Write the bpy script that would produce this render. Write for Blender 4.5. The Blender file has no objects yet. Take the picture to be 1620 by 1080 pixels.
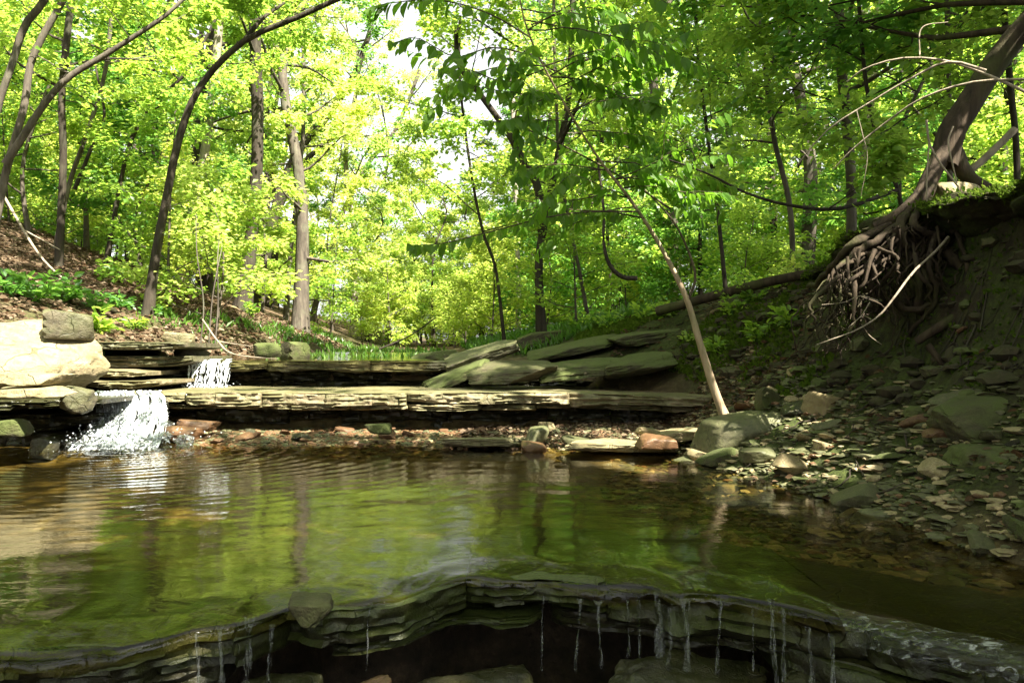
import bpy, bmesh, math, random
import numpy as np
from mathutils import Vector, Matrix

# ------------------------------------------------------------------ camera, sky, sun, exposure
C = bpy.context.scene.collection
SC = bpy.context.scene
F = 1170.0                       # focal length in pixels of the 1620 px wide photograph
CAMZ = 0.85
PITCH = math.atan(20.0 / F)
cam = bpy.data.cameras.new('camera'); camo = bpy.data.objects.new('camera', cam); C.objects.link(camo)
cam.lens = 36.0 * F / 1620.0; cam.sensor_width = 36.0
cam.clip_start = 0.05; cam.clip_end = 1000.0
camo.location = (0, 0, CAMZ); camo.rotation_euler = (math.pi / 2 + PITCH, 0, 0)
SC.camera = camo

SUN_AZ, SUN_EL = math.radians(136), math.radians(54)
SUN = np.array([math.cos(SUN_EL) * math.sin(SUN_AZ), math.cos(SUN_EL) * math.cos(SUN_AZ), math.sin(SUN_EL)])
world = bpy.data.worlds.new('World'); SC.world = world; world.use_nodes = True
wn = world.node_tree; wn.nodes.clear()
sky = wn.nodes.new('ShaderNodeTexSky'); sky.sky_type = 'NISHITA'; sky.sun_disc = False
sky.sun_elevation = SUN_EL; sky.sun_rotation = SUN_AZ; sky.air_density = 1.0; sky.dust_density = 3.0
bgn = wn.nodes.new('ShaderNodeBackground'); bgn.inputs['Strength'].default_value = 0.065
wo = wn.nodes.new('ShaderNodeOutputWorld')
hs = wn.nodes.new('ShaderNodeHueSaturation'); hs.inputs['Saturation'].default_value = 0.08   # hazy white summer sky
wn.links.new(sky.outputs[0], hs.inputs['Color']); wn.links.new(hs.outputs[0], bgn.inputs[0]); wn.links.new(bgn.outputs[0], wo.inputs[0])
sl = bpy.data.lights.new('sun', 'SUN'); slo = bpy.data.objects.new('sun', sl); C.objects.link(slo)
sl.energy = 5.0; sl.angle = math.radians(0.5); sl.color = (1.0, 0.93, 0.78)
slo.rotation_euler = Vector(SUN.tolist()).to_track_quat('Z', 'Y').to_euler(); slo.location = (20, -5, 30)
SC.view_settings.view_transform = 'Standard'; SC.view_settings.look = 'None'
SC.view_settings.gamma = 1.0; SC.view_settings.use_curve_mapping = False
SC.view_settings.exposure = 2.65
cy = SC.cycles
cy.use_denoising = True; cy.denoiser = 'OPENIMAGEDENOISE'
cy.max_bounces = 8; cy.diffuse_bounces = 4; cy.glossy_bounces = 3; cy.transmission_bounces = 5; cy.transparent_max_bounces = 12
cy.caustics_reflective = False; cy.caustics_refractive = False
cy.sample_clamp_indirect = 6.0

# ------------------------------------------------------------------ small helpers
R = np.random.default_rng(7)
random.seed(7)

def P(px, py, Y):
    """world point seen at pixel (px,py) of the photograph at distance Y"""
    a = (540.0 - py) / F
    dy = math.cos(PITCH) - a * math.sin(PITCH); dz = math.sin(PITCH) + a * math.cos(PITCH)
    t = Y / dy
    return np.array([(px - 810.0) / F * t, Y, CAMZ + dz * t])

def _h(ix, iy, iz, s):
    n = (ix.astype(np.int64) * 374761393 + iy.astype(np.int64) * 668265263 + iz.astype(np.int64) * 2147483647 + s * 144665) & 0xFFFFFFFF
    n = ((n ^ (n >> 13)) * 1274126177) & 0xFFFFFFFF
    n = ((n ^ (n >> 16)) * 2246822519) & 0xFFFFFFFF
    return ((n ^ (n >> 15)) & 0xFFFFFF) / float(0xFFFFFF)

def vnoise(x, y, z=None, s=0):
    x = np.asarray(x, float); y = np.asarray(y, float); z = np.zeros_like(x) if z is None else np.asarray(z, float)
    ix, iy, iz = np.floor(x), np.floor(y), np.floor(z)
    fx, fy, fz = x - ix, y - iy, z - iz
    fx, fy, fz = [f * f * (3 - 2 * f) for f in (fx, fy, fz)]
    r = 0
    for a in (0, 1):
        for b in (0, 1):
            for c in (0, 1):
                w = (fx if a else 1 - fx) * (fy if b else 1 - fy) * (fz if c else 1 - fz)
                r = r + w * _h(ix + a, iy + b, iz + c, s)
    return r * 2 - 1

def fbm(x, y, z=None, s=0, o=4):
    x = np.asarray(x, float); y = np.asarray(y, float); z = np.zeros_like(x) if z is None else np.asarray(z, float)
    r = 0; a = 1.0; f = 1.0
    for k in range(o):
        r = r + a * vnoise(x * f, y * f, z * f, s + k * 17); a *= 0.5; f *= 2.03
    return r / 1.9

def mesh(name, V, faces, mats, attrs=None, smooth=True, sharp=None, fmat=None):
    """V (N,3); faces: list of int arrays (M,k)"""
    me = bpy.data.meshes.new(name)
    V = np.asarray(V, np.float32)
    me.vertices.add(len(V)); me.vertices.foreach_set('co', V.ravel())
    fl = [np.asarray(f, np.int32) for f in faces if len(f)]
    nl = sum(f.size for f in fl); npol = sum(len(f) for f in fl)
    me.loops.add(nl); me.polygons.add(npol)
    vi = np.concatenate([f.ravel() for f in fl])
    tot = np.concatenate([np.full(len(f), f.shape[1], np.int32) for f in fl])
    st = np.concatenate([[0], np.cumsum(tot)[:-1]]).astype(np.int32)
    me.loops.foreach_set('vertex_index', vi); me.polygons.foreach_set('loop_start', st)
    me.polygons.foreach_set('use_smooth', np.full(npol, smooth, bool))
    if fmat is not None: me.polygons.foreach_set('material_index', np.asarray(fmat, np.int32))
    for k, v in (attrs or {}).items():
        a = me.attributes.new(k, 'FLOAT', 'POINT'); a.data.foreach_set('value', np.asarray(v, np.float32))
    me.update(calc_edges=True)
    if sharp: me.set_sharp_from_angle(angle=math.radians(sharp))
    for m in (mats if isinstance(mats, (list, tuple)) else [mats]): me.materials.append(m)
    return me

def obj(name, me, parent=None, label=None, cat=None, group=None, kind=None, loc=None, rot=None, scale=None):
    o = bpy.data.objects.new(name, me); C.objects.link(o)
    if parent is not None: o.parent = parent
    if label: o['label'] = label
    if cat: o['category'] = cat
    if group: o['group'] = group
    if kind: o['kind'] = kind
    if loc is not None: o.location = [float(v) for v in loc]
    if rot is not None: o.rotation_euler = rot
    if scale is not None: o.scale = scale if hasattr(scale, '__len__') else (scale,) * 3
    return o

def copy_tree(o, parent=None):
    c = o.copy(); C.objects.link(c); c.parent = parent
    for ch in list(o.children): copy_tree(ch, c)
    return c

# ------------------------------------------------------------------ materials
class NT:
    def __init__(s, name):
        s.m = bpy.data.materials.new(name); s.m.use_nodes = True; s.t = s.m.node_tree; s.t.nodes.clear()
        s.out = s.t.nodes.new('ShaderNodeOutputMaterial')
    def n(s, typ, ins=None, **kw):
        nd = s.t.nodes.new('ShaderNode' + typ)
        for k, v in kw.items(): setattr(nd, k, v)
        for k, v in (ins or {}).items():
            if isinstance(v, bpy.types.NodeSocket): s.t.links.new(v, nd.inputs[k])
            else: nd.inputs[k].default_value = v
        return nd
    def noise(s, vec, scale, detail=5, rough=0.55, dist=0.0):
        return s.n('TexNoise', {'Vector': vec, 'Scale': scale, 'Detail': detail, 'Roughness': rough, 'Distortion': dist}).outputs['Fac']
    def ramp(s, fac, stops):
        r = s.n('ValToRGB', {'Fac': fac}); e = r.color_ramp.elements
        while len(e) < len(stops): e.new(0.5)
        for i, (p, c) in enumerate(stops):
            e[i].position = p; e[i].color = (c[0], c[1], c[2], 1) if hasattr(c, '__len__') else (c, c, c, 1)
        return r.outputs['Color']
    def mix(s, f, a, b, mode='MIX'):
        nd = s.t.nodes.new('ShaderNodeMix'); nd.data_type = 'RGBA'; nd.blend_type = mode
        for i, v in ((0, f), (6, a), (7, b)):
            if isinstance(v, bpy.types.NodeSocket): s.t.links.new(v, nd.inputs[i])
            else: nd.inputs[i].default_value = v if i == 0 else (v[0], v[1], v[2], 1)
        return nd.outputs[2]
    def math(s, op, a, b=0.0, clamp=False):
        nd = s.n('Math', {0: a, 1: b}, operation=op); nd.use_clamp = clamp
        return nd.outputs[0]
    def attr(s, name): return s.n('Attribute', attribute_name=name).outputs['Fac']
    def pos(s, sx=1, sy=1, sz=1, world=False):
        v = s.n('NewGeometry').outputs['Position'] if world else s.n('TexCoord').outputs['Object']
        return s.n('Mapping', {'Vector': v, 'Scale': (sx, sy, sz)}).outputs[0]
    def rnd(s): return s.n('ObjectInfo').outputs['Random']
    def up(s):
        return s.n('SeparateXYZ', {0: s.n('NewGeometry').outputs['Normal']}).outputs['Z']
    def bump(s, h, strength=0.5, dist=0.02):
        return s.n('Bump', {'Height': h, 'Strength': strength, 'Distance': dist}).outputs[0]
    def pbr(s, col, rough=0.8, nrm=None, spec=0.4):
        b = s.n('BsdfPrincipled', {'Base Color': col, 'Roughness': rough, 'Specular IOR Level': spec})
        if nrm is not None: s.t.links.new(nrm, b.inputs['Normal'])
        s.t.links.new(b.outputs[0], s.out.inputs[0]); return s.m

def m_leaf(name, dark, light, tr, glossy=0.07, rr=0.4, hue=0.75):
    s = NT(name)
    v = s.attr('leaf_tone'); r = s.rnd()
    c = s.mix(v, dark, light)
    c = s.mix(s.math('MULTIPLY', r, hue), c, (dark[0] * 0.8, dark[1] * 0.85, dark[2] * 0.9))
    t = s.mix(v, (tr[0] * 0.6, tr[1] * 0.7, tr[2] * 0.8), tr)
    t = s.mix(s.math('MULTIPLY', r, hue), t, (tr[0] * 0.48, tr[1] * 0.62, tr[2] * 0.7))
    d = s.n('BsdfDiffuse', {'Color': c}); tl = s.n('BsdfTranslucent', {'Color': t})
    a = s.n('AddShader', {0: d.outputs[0], 1: tl.outputs[0]})
    g = s.n('BsdfGlossy', {'Color': (1, 1, 1, 1), 'Roughness': rr})
    mx = s.n('MixShader', {0: glossy, 1: a.outputs[0], 2: g.outputs[0]})
    s.t.links.new(mx.outputs[0], s.out.inputs[0]); return s.m

M = {}
M['leaf'] = m_leaf('leaf_green', (0.035, 0.085, 0.012), (0.09, 0.14, 0.018), (0.37, 0.46, 0.06), 0.025)
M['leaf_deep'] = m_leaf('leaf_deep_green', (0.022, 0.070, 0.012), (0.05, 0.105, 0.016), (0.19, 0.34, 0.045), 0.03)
M['leaf_yellow'] = m_leaf('leaf_yellow_green', (0.06, 0.105, 0.012), (0.12, 0.16, 0.02), (0.58, 0.60, 0.12), 0.02)
M['leaf_near'] = m_leaf('leaf_near', (0.025, 0.06, 0.007), (0.055, 0.095, 0.010), (0.13, 0.25, 0.015), 0.012, 0.4)
M['grass'] = m_leaf('grass_green', (0.03, 0.075, 0.012), (0.075, 0.12, 0.016), (0.12, 0.22, 0.02), 0.03)
M['moss_tuft'] = m_leaf('moss_tuft', (0.03, 0.05, 0.007), (0.075, 0.105, 0.013), (0.04, 0.065, 0.007), 0.0)

def m_litter(name):
    s = NT(name); v = s.attr('leaf_tone')
    c = s.ramp(v, [(0.0, (0.07, 0.04, 0.022)), (0.4, (0.088, 0.062, 0.04)), (0.75, (0.15, 0.108, 0.072)), (1.0, (0.27, 0.21, 0.15))])
    d = s.n('BsdfDiffuse', {'Color': c}); t = s.n('BsdfTranslucent', {'Color': c})
    mx = s.n('MixShader', {0: 0.25, 1: d.outputs[0], 2: t.outputs[0]})
    s.t.links.new(mx.outputs[0], s.out.inputs[0]); return s.m
M['litter'] = m_litter('dry_leaf')

def m_bark(name, dark, light, lich=(0.2, 0.22, 0.14), lf=0.3, sc=1.0):
    s = NT(name); p = s.pos(14 * sc, 14 * sc, 2.2 * sc); q = s.pos(1, 1, 1)
    a = s.noise(p, 1.0, 6, 0.65, 0.4); b = s.noise(q, 2.2, 4)
    c = s.ramp(a, [(0.3, dark), (0.7, light)])
    c = s.mix(s.math('MULTIPLY', s.ramp(b, [(0.5, 0.0), (0.66, 1.0)]), lf), c, lich)
    return s.pbr(c, 0.9, s.bump(a, 0.7, 0.03), 0.2)
M['bark_dark'] = m_bark('bark_dark', (0.012, 0.010, 0.007), (0.055, 0.044, 0.033), (0.09, 0.095, 0.06))
M['bark_grey'] = m_bark('bark_grey', (0.032, 0.027, 0.022), (0.12, 0.10, 0.08))
M['bark_pale'] = m_bark('bark_pale', (0.13, 0.11, 0.085), (0.34, 0.30, 0.245), (0.22, 0.23, 0.16), 0.5)
M['bark_sapling'] = m_bark('bark_sapling', (0.20, 0.145, 0.09), (0.45, 0.35, 0.24), (0.12, 0.14, 0.06), 0.55)
M['bark_twig'] = m_bark('bark_twig', (0.03, 0.024, 0.014), (0.10, 0.078, 0.048))
M['root'] = m_bark('root_bark', (0.014, 0.010, 0.007), (0.065, 0.047, 0.031), (0.05, 0.06, 0.016), 0.7)
M['dead_wood'] = m_bark('dead_wood', (0.14, 0.115, 0.085), (0.36, 0.30, 0.23), (0.2, 0.17, 0.12), 0.3)

def m_rock(name, c0, c1, c2, moss=0.0, wet=0.8, sc=1.0, strata=0.0, mosscol=(0.045, 0.06, 0.012), var=0.35, bump=0.6, mossw=(0.42, 0.62)):
    s = NT(name); p = s.pos(); r = s.rnd()
    n1 = s.noise(p, 3.0 * sc, 8, 0.6, 0.6); n2 = s.noise(p, 14 * sc, 6, 0.65); n3 = s.noise(p, 60 * sc, 3)
    c = s.ramp(n1, [(0.25, c0), (0.5, c1), (0.72, c2)])
    if strata:
        st = s.noise(s.pos(1.2, 1.2, 34), 1.0, 4, 0.6, 0.3)
        c = s.mix(s.math('MULTIPLY', s.ramp(st, [(0.38, 1.0), (0.52, 0.0)]), strata), c, (c0[0] * 0.45, c0[1] * 0.45, c0[2] * 0.42))
    c = s.mix(s.math('MULTIPLY', s.ramp(n2, [(0.36, 1.0), (0.5, 0.0)]), 0.55), c, (c0[0] * 0.5, c0[1] * 0.5, c0[2] * 0.5))
    vo = s.n('TexVoronoi', {'Vector': s.mix(0.12, p, s.n('TexNoise', {'Vector': p, 'Scale': 4.0 * sc}).outputs['Color']), 'Scale': 3.2 * sc}, feature='DISTANCE_TO_EDGE').outputs['Distance']
    ck = s.ramp(vo, [(0.0, 1.0), (0.022, 0.0)])
    ck = s.math('MULTIPLY', ck, s.ramp(n1, [(0.45, 0.0), (0.6, 1.0)]))
    c = s.mix(s.math('MULTIPLY', ck, 0.8), c, (c0[0] * 0.3, c0[1] * 0.3, c0[2] * 0.3))
    lc = s.noise(p, 7.0 * sc, 3, 0.5)
    c = s.mix(s.math('MULTIPLY', s.ramp(lc, [(0.62, 0.0), (0.68, 1.0)]), 0.4), c, (c2[0] * 1.15, c2[1] * 1.15, c2[2] * 1.2))
    c = s.mix(s.math('MULTIPLY', r, var), c, (c0[0] * 0.8, c0[1] * 0.75, c0[2] * 0.68))
    if moss:
        mk = s.math('ADD', s.noise(p, 2.3 * sc, 6, 0.62), s.math('MULTIPLY', s.up(), 0.13))
        c = s.mix(s.math('MULTIPLY', s.ramp(mk, [(mossw[0], 0.0), (mossw[1], 1.0)]), moss), c, mosscol)
    h = s.math('ADD', s.math('MULTIPLY', n2, 0.6), s.math('MULTIPLY', n3, 0.25))
    h = s.math('ADD', h, n1); h = s.math('SUBTRACT', h, s.math('MULTIPLY', ck, 0.5))
    return s.pbr(c, wet, s.bump(h, bump, 0.03 / sc), 0.4)
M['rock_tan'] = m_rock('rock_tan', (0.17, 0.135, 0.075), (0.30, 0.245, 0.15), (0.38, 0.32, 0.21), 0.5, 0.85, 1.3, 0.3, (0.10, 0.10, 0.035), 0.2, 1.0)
M['rock_ledge'] = m_rock('rock_ledge', (0.13, 0.105, 0.06), (0.27, 0.22, 0.135), (0.37, 0.31, 0.20), 0.6, 0.6, 1.6, 0.6, (0.06, 0.068, 0.018), 0.4, 0.9)
M['rock_grey'] = m_rock('rock_grey', (0.06, 0.053, 0.034), (0.125, 0.108, 0.068), (0.19, 0.165, 0.105), 0.6, 0.6, 1.5, 0.5, (0.045, 0.055, 0.014), .4, .9)
M['rock_moss'] = m_rock('rock_moss', (0.035, 0.031, 0.016), (0.075, 0.065, 0.034), (0.13, 0.112, 0.06), 0.9, 0.85, 1.6, 0.4, (0.055, 0.072, 0.014), 0.4, 1.0, (0.40, 0.60))
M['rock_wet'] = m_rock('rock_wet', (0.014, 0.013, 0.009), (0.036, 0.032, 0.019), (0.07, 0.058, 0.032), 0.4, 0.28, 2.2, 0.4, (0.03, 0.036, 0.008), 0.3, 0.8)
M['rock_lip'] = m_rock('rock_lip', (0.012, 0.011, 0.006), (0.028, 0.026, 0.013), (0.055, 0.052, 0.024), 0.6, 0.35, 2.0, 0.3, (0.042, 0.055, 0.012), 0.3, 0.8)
M['rock_slab'] = m_rock('rock_slab', (0.035, 0.030, 0.017), (0.085, 0.07, 0.04), (0.15, 0.125, 0.075), 0.7, 0.8, 1.8, 0.5, (0.05, 0.058, 0.014), 0.2, 1.0)
M['stone_tan'] = m_rock('stone_tan', (0.15, 0.115, 0.06), (0.29, 0.23, 0.13), (0.42, 0.34, 0.22), 0.3, 0.8, 2.5, 0.0, (0.08, 0.085, 0.025), 0.6)
M['stone_grey'] = m_rock('stone_grey', (0.045, 0.043, 0.022), (0.105, 0.098, 0.052), (0.18, 0.165, 0.095), 0.5, 0.6, 2.5, 0.0, (0.052, 0.065, 0.018), 0.6)
M['soil_clod'] = m_rock('soil_clod', (0.014, 0.010, 0.006), (0.034, 0.025, 0.014), (0.06, 0.045, 0.026), 0.5, 0.95, 3.0, 0.0, (0.035, 0.04, 0.009), 0.4, 1.0)
M['stone_rust'] = m_rock('stone_rust', (0.07, 0.033, 0.015), (0.15, 0.078, 0.038), (0.22, 0.13, 0.07), 0.2, 0.5, 2.5, 0.0, (0.08, 0.06, 0.025), 0.6)

def m_ground():
    s = NT('forest_floor'); p = s.pos(world=True)
    moss, wet, soil_shade = s.attr('moss'), s.attr('wet'), s.attr('soil')
    n1 = s.noise(p, 1.3, 6, 0.6, 0.5); n2 = s.noise(p, 9, 7, 0.7); n3 = s.noise(p, 32, 4, 0.7)
    lit = s.ramp(n3, [(0.28, (0.035, 0.02, 0.011)), (0.46, (0.075, 0.05, 0.03)), (0.6, (0.13, 0.09, 0.056)), (0.76, (0.22, 0.16, 0.108))])
    lit = s.mix(s.ramp(n2, [(0.35, 0.7), (0.6, 0.0)]), lit, (0.045, 0.03, 0.016))
    so = s.ramp(n2, [(0.3, (0.010, 0.008, 0.005)), (0.55, (0.030, 0.022, 0.013)), (0.75, (0.078, 0.055, 0.032))])
    mo = s.ramp(n3, [(0.3, (0.016, 0.022, 0.005)), (0.55, (0.038, 0.052, 0.010)), (0.75, (0.075, 0.095, 0.016))])
    we = s.ramp(n2, [(0.3, (0.03, 0.022, 0.009)), (0.5, (0.085, 0.064, 0.025)), (0.7, (0.17, 0.13, 0.055))])
    c = s.mix(s.math('ADD', soil_shade, s.math('MULTIPLY', s.math('SUBTRACT', n1, 0.5), s.math('MULTIPLY', soil_shade, 0.5)), True), lit, so)
    mf = s.math('MULTIPLY', moss, s.ramp(s.math('ADD', n1, s.math('MULTIPLY', n2, 0.6)), [(0.62, 0.0), (0.85, 1.0)]))
    c = s.mix(mf, c, mo)
    c = s.mix(wet, c, we)
    ro = s.math('SUBTRACT', 0.95, s.math('MULTIPLY', wet, 0.35))
    h = s.math('ADD', n2, s.math('MULTIPLY', n3, 0.5))
    return s.pbr(c, ro, s.bump(h, 0.8, 0.04), 0.25)
M['ground'] = m_ground()

def m_water(name, tint, ripple=0.25, sc=1.0):
    s = NT(name)
    p = s.pos(1.0, 2.6, 1.0, world=True)
    a = s.noise(p, 7.0 * sc, 3, 0.5, 0.6); b = s.noise(p, 26.0 * sc, 2, 0.5, 0.4)
    h = s.math('ADD', a, s.math('MULTIPLY', b, 0.35))
    nb = s.bump(h, ripple, 0.02)
    fr = s.n('Fresnel', {'IOR': 1.33, 'Normal': nb}).outputs[0]
    tr = s.n('BsdfTransparent', {'Color': (*tint, 1)})
    gl = s.n('BsdfGlossy', {'Color': (1, 1, 1, 1), 'Roughness': 0.03, 'Normal': nb})
    mx = s.n('MixShader', {0: fr, 1: tr.outputs[0], 2: gl.outputs[0]})
    s.t.links.new(mx.outputs[0], s.out.inputs[0]); return s.m
M['water'] = m_water('pool_water', (0.80, 0.74, 0.48), 0.055)

def m_white(name, cover=0.5, stretch=(16, 16, 2.0), detail=5, solid=1.0):
    s = NT(name)
    n = s.noise(s.pos(*stretch, world=True), 1.4, detail, 0.6, 0.8)
    f = s.ramp(n, [(1 - cover - 0.10, 0.0), (1 - cover + 0.06, solid)])
    nb = s.bump(n, 0.8, 0.03)
    d = s.n('BsdfDiffuse', {'Color': (0.82, 0.86, 0.88, 1), 'Normal': nb}); t = s.n('BsdfTranslucent', {'Color': (0.8, 0.85, 0.88, 1)})
    w = s.n('MixShader', {0: 0.4, 1: d.outputs[0], 2: t.outputs[0]})
    fr = s.n('Fresnel', {'IOR': 1.33, 'Normal': nb}).outputs[0]
    g = s.n('BsdfGlossy', {'Color': (1, 1, 1, 1), 'Roughness': 0.12, 'Normal': nb})
    tr = s.n('BsdfTransparent', {'Color': (0.9, 0.93, 0.92, 1)})
    cl = s.n('MixShader', {0: fr, 1: tr.outputs[0], 2: g.outputs[0]})
    mx = s.n('MixShader', {0: f, 1: cl.outputs[0], 2: w.outputs[0]})
    s.t.links.new(mx.outputs[0], s.out.inputs[0]); return s.m
M['foam'] = m_white('white_water', 0.30, (17, 17, 10), 8)
M['froth'] = m_white('froth_water', 0.38, (24, 24, 24), 8)
M['fall'] = m_white('falling_water', 0.33, (34, 8, 4), 7)
M['trickle'] = m_white('thin_trickle', 0.46, (60, 60, 6), 6, 0.26)
M['spill'] = m_white('spill_water', 0.36, (14, 30, 30), 6, 0.5)
M['drop'] = m_white('water_drop', 0.75, (9, 9, 9))

# ------------------------------------------------------------------ the lie of the land
LIP = np.array([(-400, 1035), (-150, 1026), (0, 1020), (70, 1017), (120, 1012), (180, 1009), (240, 1003), (290, 994), (330, 986), (380, 978), (430, 966),
                (470, 951), (520, 950), (560, 948), (600, 944), (640, 939), (690, 918), (720, 911), (760, 905), (800, 907), (850, 904), (900, 909), (940, 912),
                (1000, 913), (1040, 919), (1062, 932), (1120, 930), (1160, 934), (1190, 940), (1240, 950), (1280, 960), (1330, 974), (1400, 990), (1480, 1004),
                (1560, 1020), (1620, 1036), (1800, 1075), (2000, 1110)], float)
def lip_world():
    out = []
    for px, py in LIP:
        a = (540.0 - py) / F
        dy = math.cos(PITCH) - a * math.sin(PITCH); dz = math.sin(PITCH) + a * math.cos(PITCH)
        t = -CAMZ / dz
        out.append(((px - 810) / F * t, dy * t))
    return np.array(sorted(out))
LW = lip_world()
def ylip(x):
    x = np.asarray(x, float)
    return np.interp(x, LW[:, 0], LW[:, 1]) + 0.035 * vnoise(x * 5, x * 0, None, 3) + 0.014 * vnoise(x * 17, x * 0, None, 5)

KY = np.array([-4, 2, 3, 4.3, 5.5, 6.3, 7.3, 8.5, 10, 12, 15, 22, 60, 120])
BL = [-5, -4.6, -4.7, -4.9, -5.0, -5.05, -5.0, -4.6, -4.2, -4.0, -3.7, -4.2, -7, -9]
L1 = [(-5.3, .3), (-4.9, .4), (-5.0, .5), (-5.15, .6), (-5.25, .72), (-5.3, .75), (-5.2, .8), (-4.85, .95), (-4.7, 1.02), (-4.4, 1.08), (-4.1, 1.08), (-5, 1.3), (-9, 2.4), (-12, 3)]
L2 = [(-6, 1.2), (-5.8, 1.1), (-5.7, 1.1), (-5.6, 1.12), (-5.5, 1.15), (-5.5, 1.2), (-5.6, 1.3), (-6, 1.5), (-6, 1.62), (-6, 1.75), (-6, 1.9), (-8, 2.3), (-14, 3.6), (-20, 4)]
L3 = [(-9, 2.2), (-9, 2.2), (-9, 2.2), (-9, 2.3), (-9, 2.4), (-9.2, 2.6), (-9.5, 2.8), (-10, 3.1), (-10.2, 3.25), (-10.5, 3.4), (-11, 3.8), (-13, 4.1), (-22, 5), (-30, 5.5)]
BR = [2.4, 2.05, 1.95, 1.58, 1.15, 1.3, 1.7, 1.5, 0.3, -0.6, -1.2, -1.8, -3, -3]
R1 = [(2.9, .3), (2.9, .42), (2.85, .45), (2.6, .45), (2.5, .5), (2.4, .5), (2.3, .5), (1.9, .75), (1.2, 1.0), (.2, 1.0), (-.5, 1.05), (-.5, 1.2), (0, 2.2), (0, 2.5)]
R2 = [(3.4, .9), (3.3, .9), (3.2, .9), (3.05, .85), (2.95, .85), (2.85, .95), (2.8, 1.05), (2.8, 1.35), (2.4, 1.45), (1.6, 1.4), (1.0, 1.3), (2, 1.5), (5, 2.6), (6, 3)]
R3 = [(3.9, 1.9), (3.8, 1.95), (3.6, 1.95), (3.4, 1.95), (3.4, 1.98), (3.35, 2.0), (3.45, 1.92), (3.6, 1.78), (3.4, 1.75), (2.8, 1.6), (3, 1.5), (5, 1.8), (12, 3.2), (16, 4)]
def kx(T, y): return np.interp(y, KY, [t[0] for t in T])
def kz(T, y): return np.interp(y, KY, [t[1] for t in T])
def sstep(a, b, x):
    t = np.clip((x - a) / (b - a), 0, 1); return t * t * (3 - 2 * t)
YF2 = lambda x: 7.62 + 0.06 * vnoise(np.asarray(x) * 0.7, np.asarray(x) * 0, None, 21) - 0.16 * sstep(0.6, 2.2, np.asarray(x, float))   # front of the lower ledge
YF1 = lambda x: 8.9 + 0.08 * vnoise(np.asarray(x) * 0.6, np.asarray(x) * 0, None, 22)    # front of the upper ledge

def bed(x, y):
    z = np.interp(y, [2.9, 3.4, 4.2, 5.6, 6.5, 6.95, 7.4, 8.0], [-.07, -.12, -.2, -.2, -.09, -.01, .04, .05])
    sh = sstep(-0.6, 1.2, x)                                   # gravel beach rises to the right
    z = z + sh * np.interp(y, [5.2, 6.2, 7.0, 8.0], [0, .05, .075, .06])
    yl = ylip(x)
    z = np.where(y < yl + 0.55, -0.75 + 0.62 * sstep(0.45, 0.56, y - yl), z)
    z = z + (0.33) * sstep(8.05, 8.2, y + 0.0 * x)
    z = z + 0.32 * sstep(9.3, 9.45, y)
    z = z + np.interp(y, [10, 15, 22, 60, 120], [0, .12, .32, 1.3, 1.8])
    return z

def ground(x, y, noise=True):
    x = np.asarray(x, float); y = np.asarray(y, float)
    x, y = np.broadcast_arrays(x, y)
    bl, br = np.interp(y, KY, BL), np.interp(y, KY, BR)
    xs = [np.full_like(y, -90.), kx(L3, y), kx(L2, y), kx(L1, y), bl, br, kx(R1, y), kx(R2, y), kx(R3, y), np.full_like(y, 90.)]
    zs = [kz(L3, y) + 1.2, kz(L3, y), kz(L2, y), kz(L1, y), bed(bl, y), bed(br, y), kz(R1, y), kz(R2, y), kz(R3, y), kz(R3, y) + 2.5]
    z = np.full_like(y, 0.0)
    for k in range(9):
        t = np.clip((x - xs[k]) / np.maximum(xs[k + 1] - xs[k], 1e-3), 0, 1)
        zz = zs[k] + (zs[k + 1] - zs[k]) * t
        z = np.where((x >= xs[k]) & (x < xs[k + 1]), zz, z)
    inb = (x > bl) & (x < br)
    z = np.where(inb, bed(x, y), z)
    z = np.where(x <= -90, zs[0], z); z = np.where(x >= 90, zs[9], z)
    if noise:
        bank = np.clip(np.maximum(bl - x, x - br) / 0.6, 0, 1)
        z = z + bank * (0.10 * fbm(x * .9, y * .9, None, 31, 4) + 0.035 * fbm(x * 5, y * 5, None, 33, 3)) + 0.02 * fbm(x * 4, y * 4, None, 35, 3)
        face = np.clip((x - br - .6) / .8, 0, 1) * np.clip((9 - y) / 2, 0, 1)
        z = z + face * (.12 * fbm(x * 3.1, y * 3.1, None, 38, 4) + .07 * np.abs(fbm(x * 7, y * 7, None, 39, 3)))
        z = z + bank * 0.45 * fbm(x * .12, y * .12, None, 37, 2) * np.clip((y - 18) / 20, 0, 1)
    return z

def hit(px, py, y0=2.2, y1=70.0):
    Y = np.arange(y0, y1, 0.03)
    a = (540.0 - py) / F
    dy = math.cos(PITCH) - a * math.sin(PITCH); dz = math.sin(PITCH) + a * math.cos(PITCH)
    X = (px - 810.0) / F * Y / dy; Z = CAMZ + dz * Y / dy
    g = ground(X, Y)
    k = np.argmax(Z < g)
    if not (Z < g).any(): k = len(Y) - 1
    return np.array([X[k], Y[k], g[k]])

def axis(a, b, fine, lo, hi, grow=1.25):
    m = list(np.arange(a, b, fine)); s = fine; v = m[-1]
    while v < hi: s *= grow; v += min(s, 8); m.append(v)
    s = fine; v = a; pre = []
    while v > lo: s *= grow; v -= min(s, 8); pre.append(v)
    return np.array(pre[::-1] + m)

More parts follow.
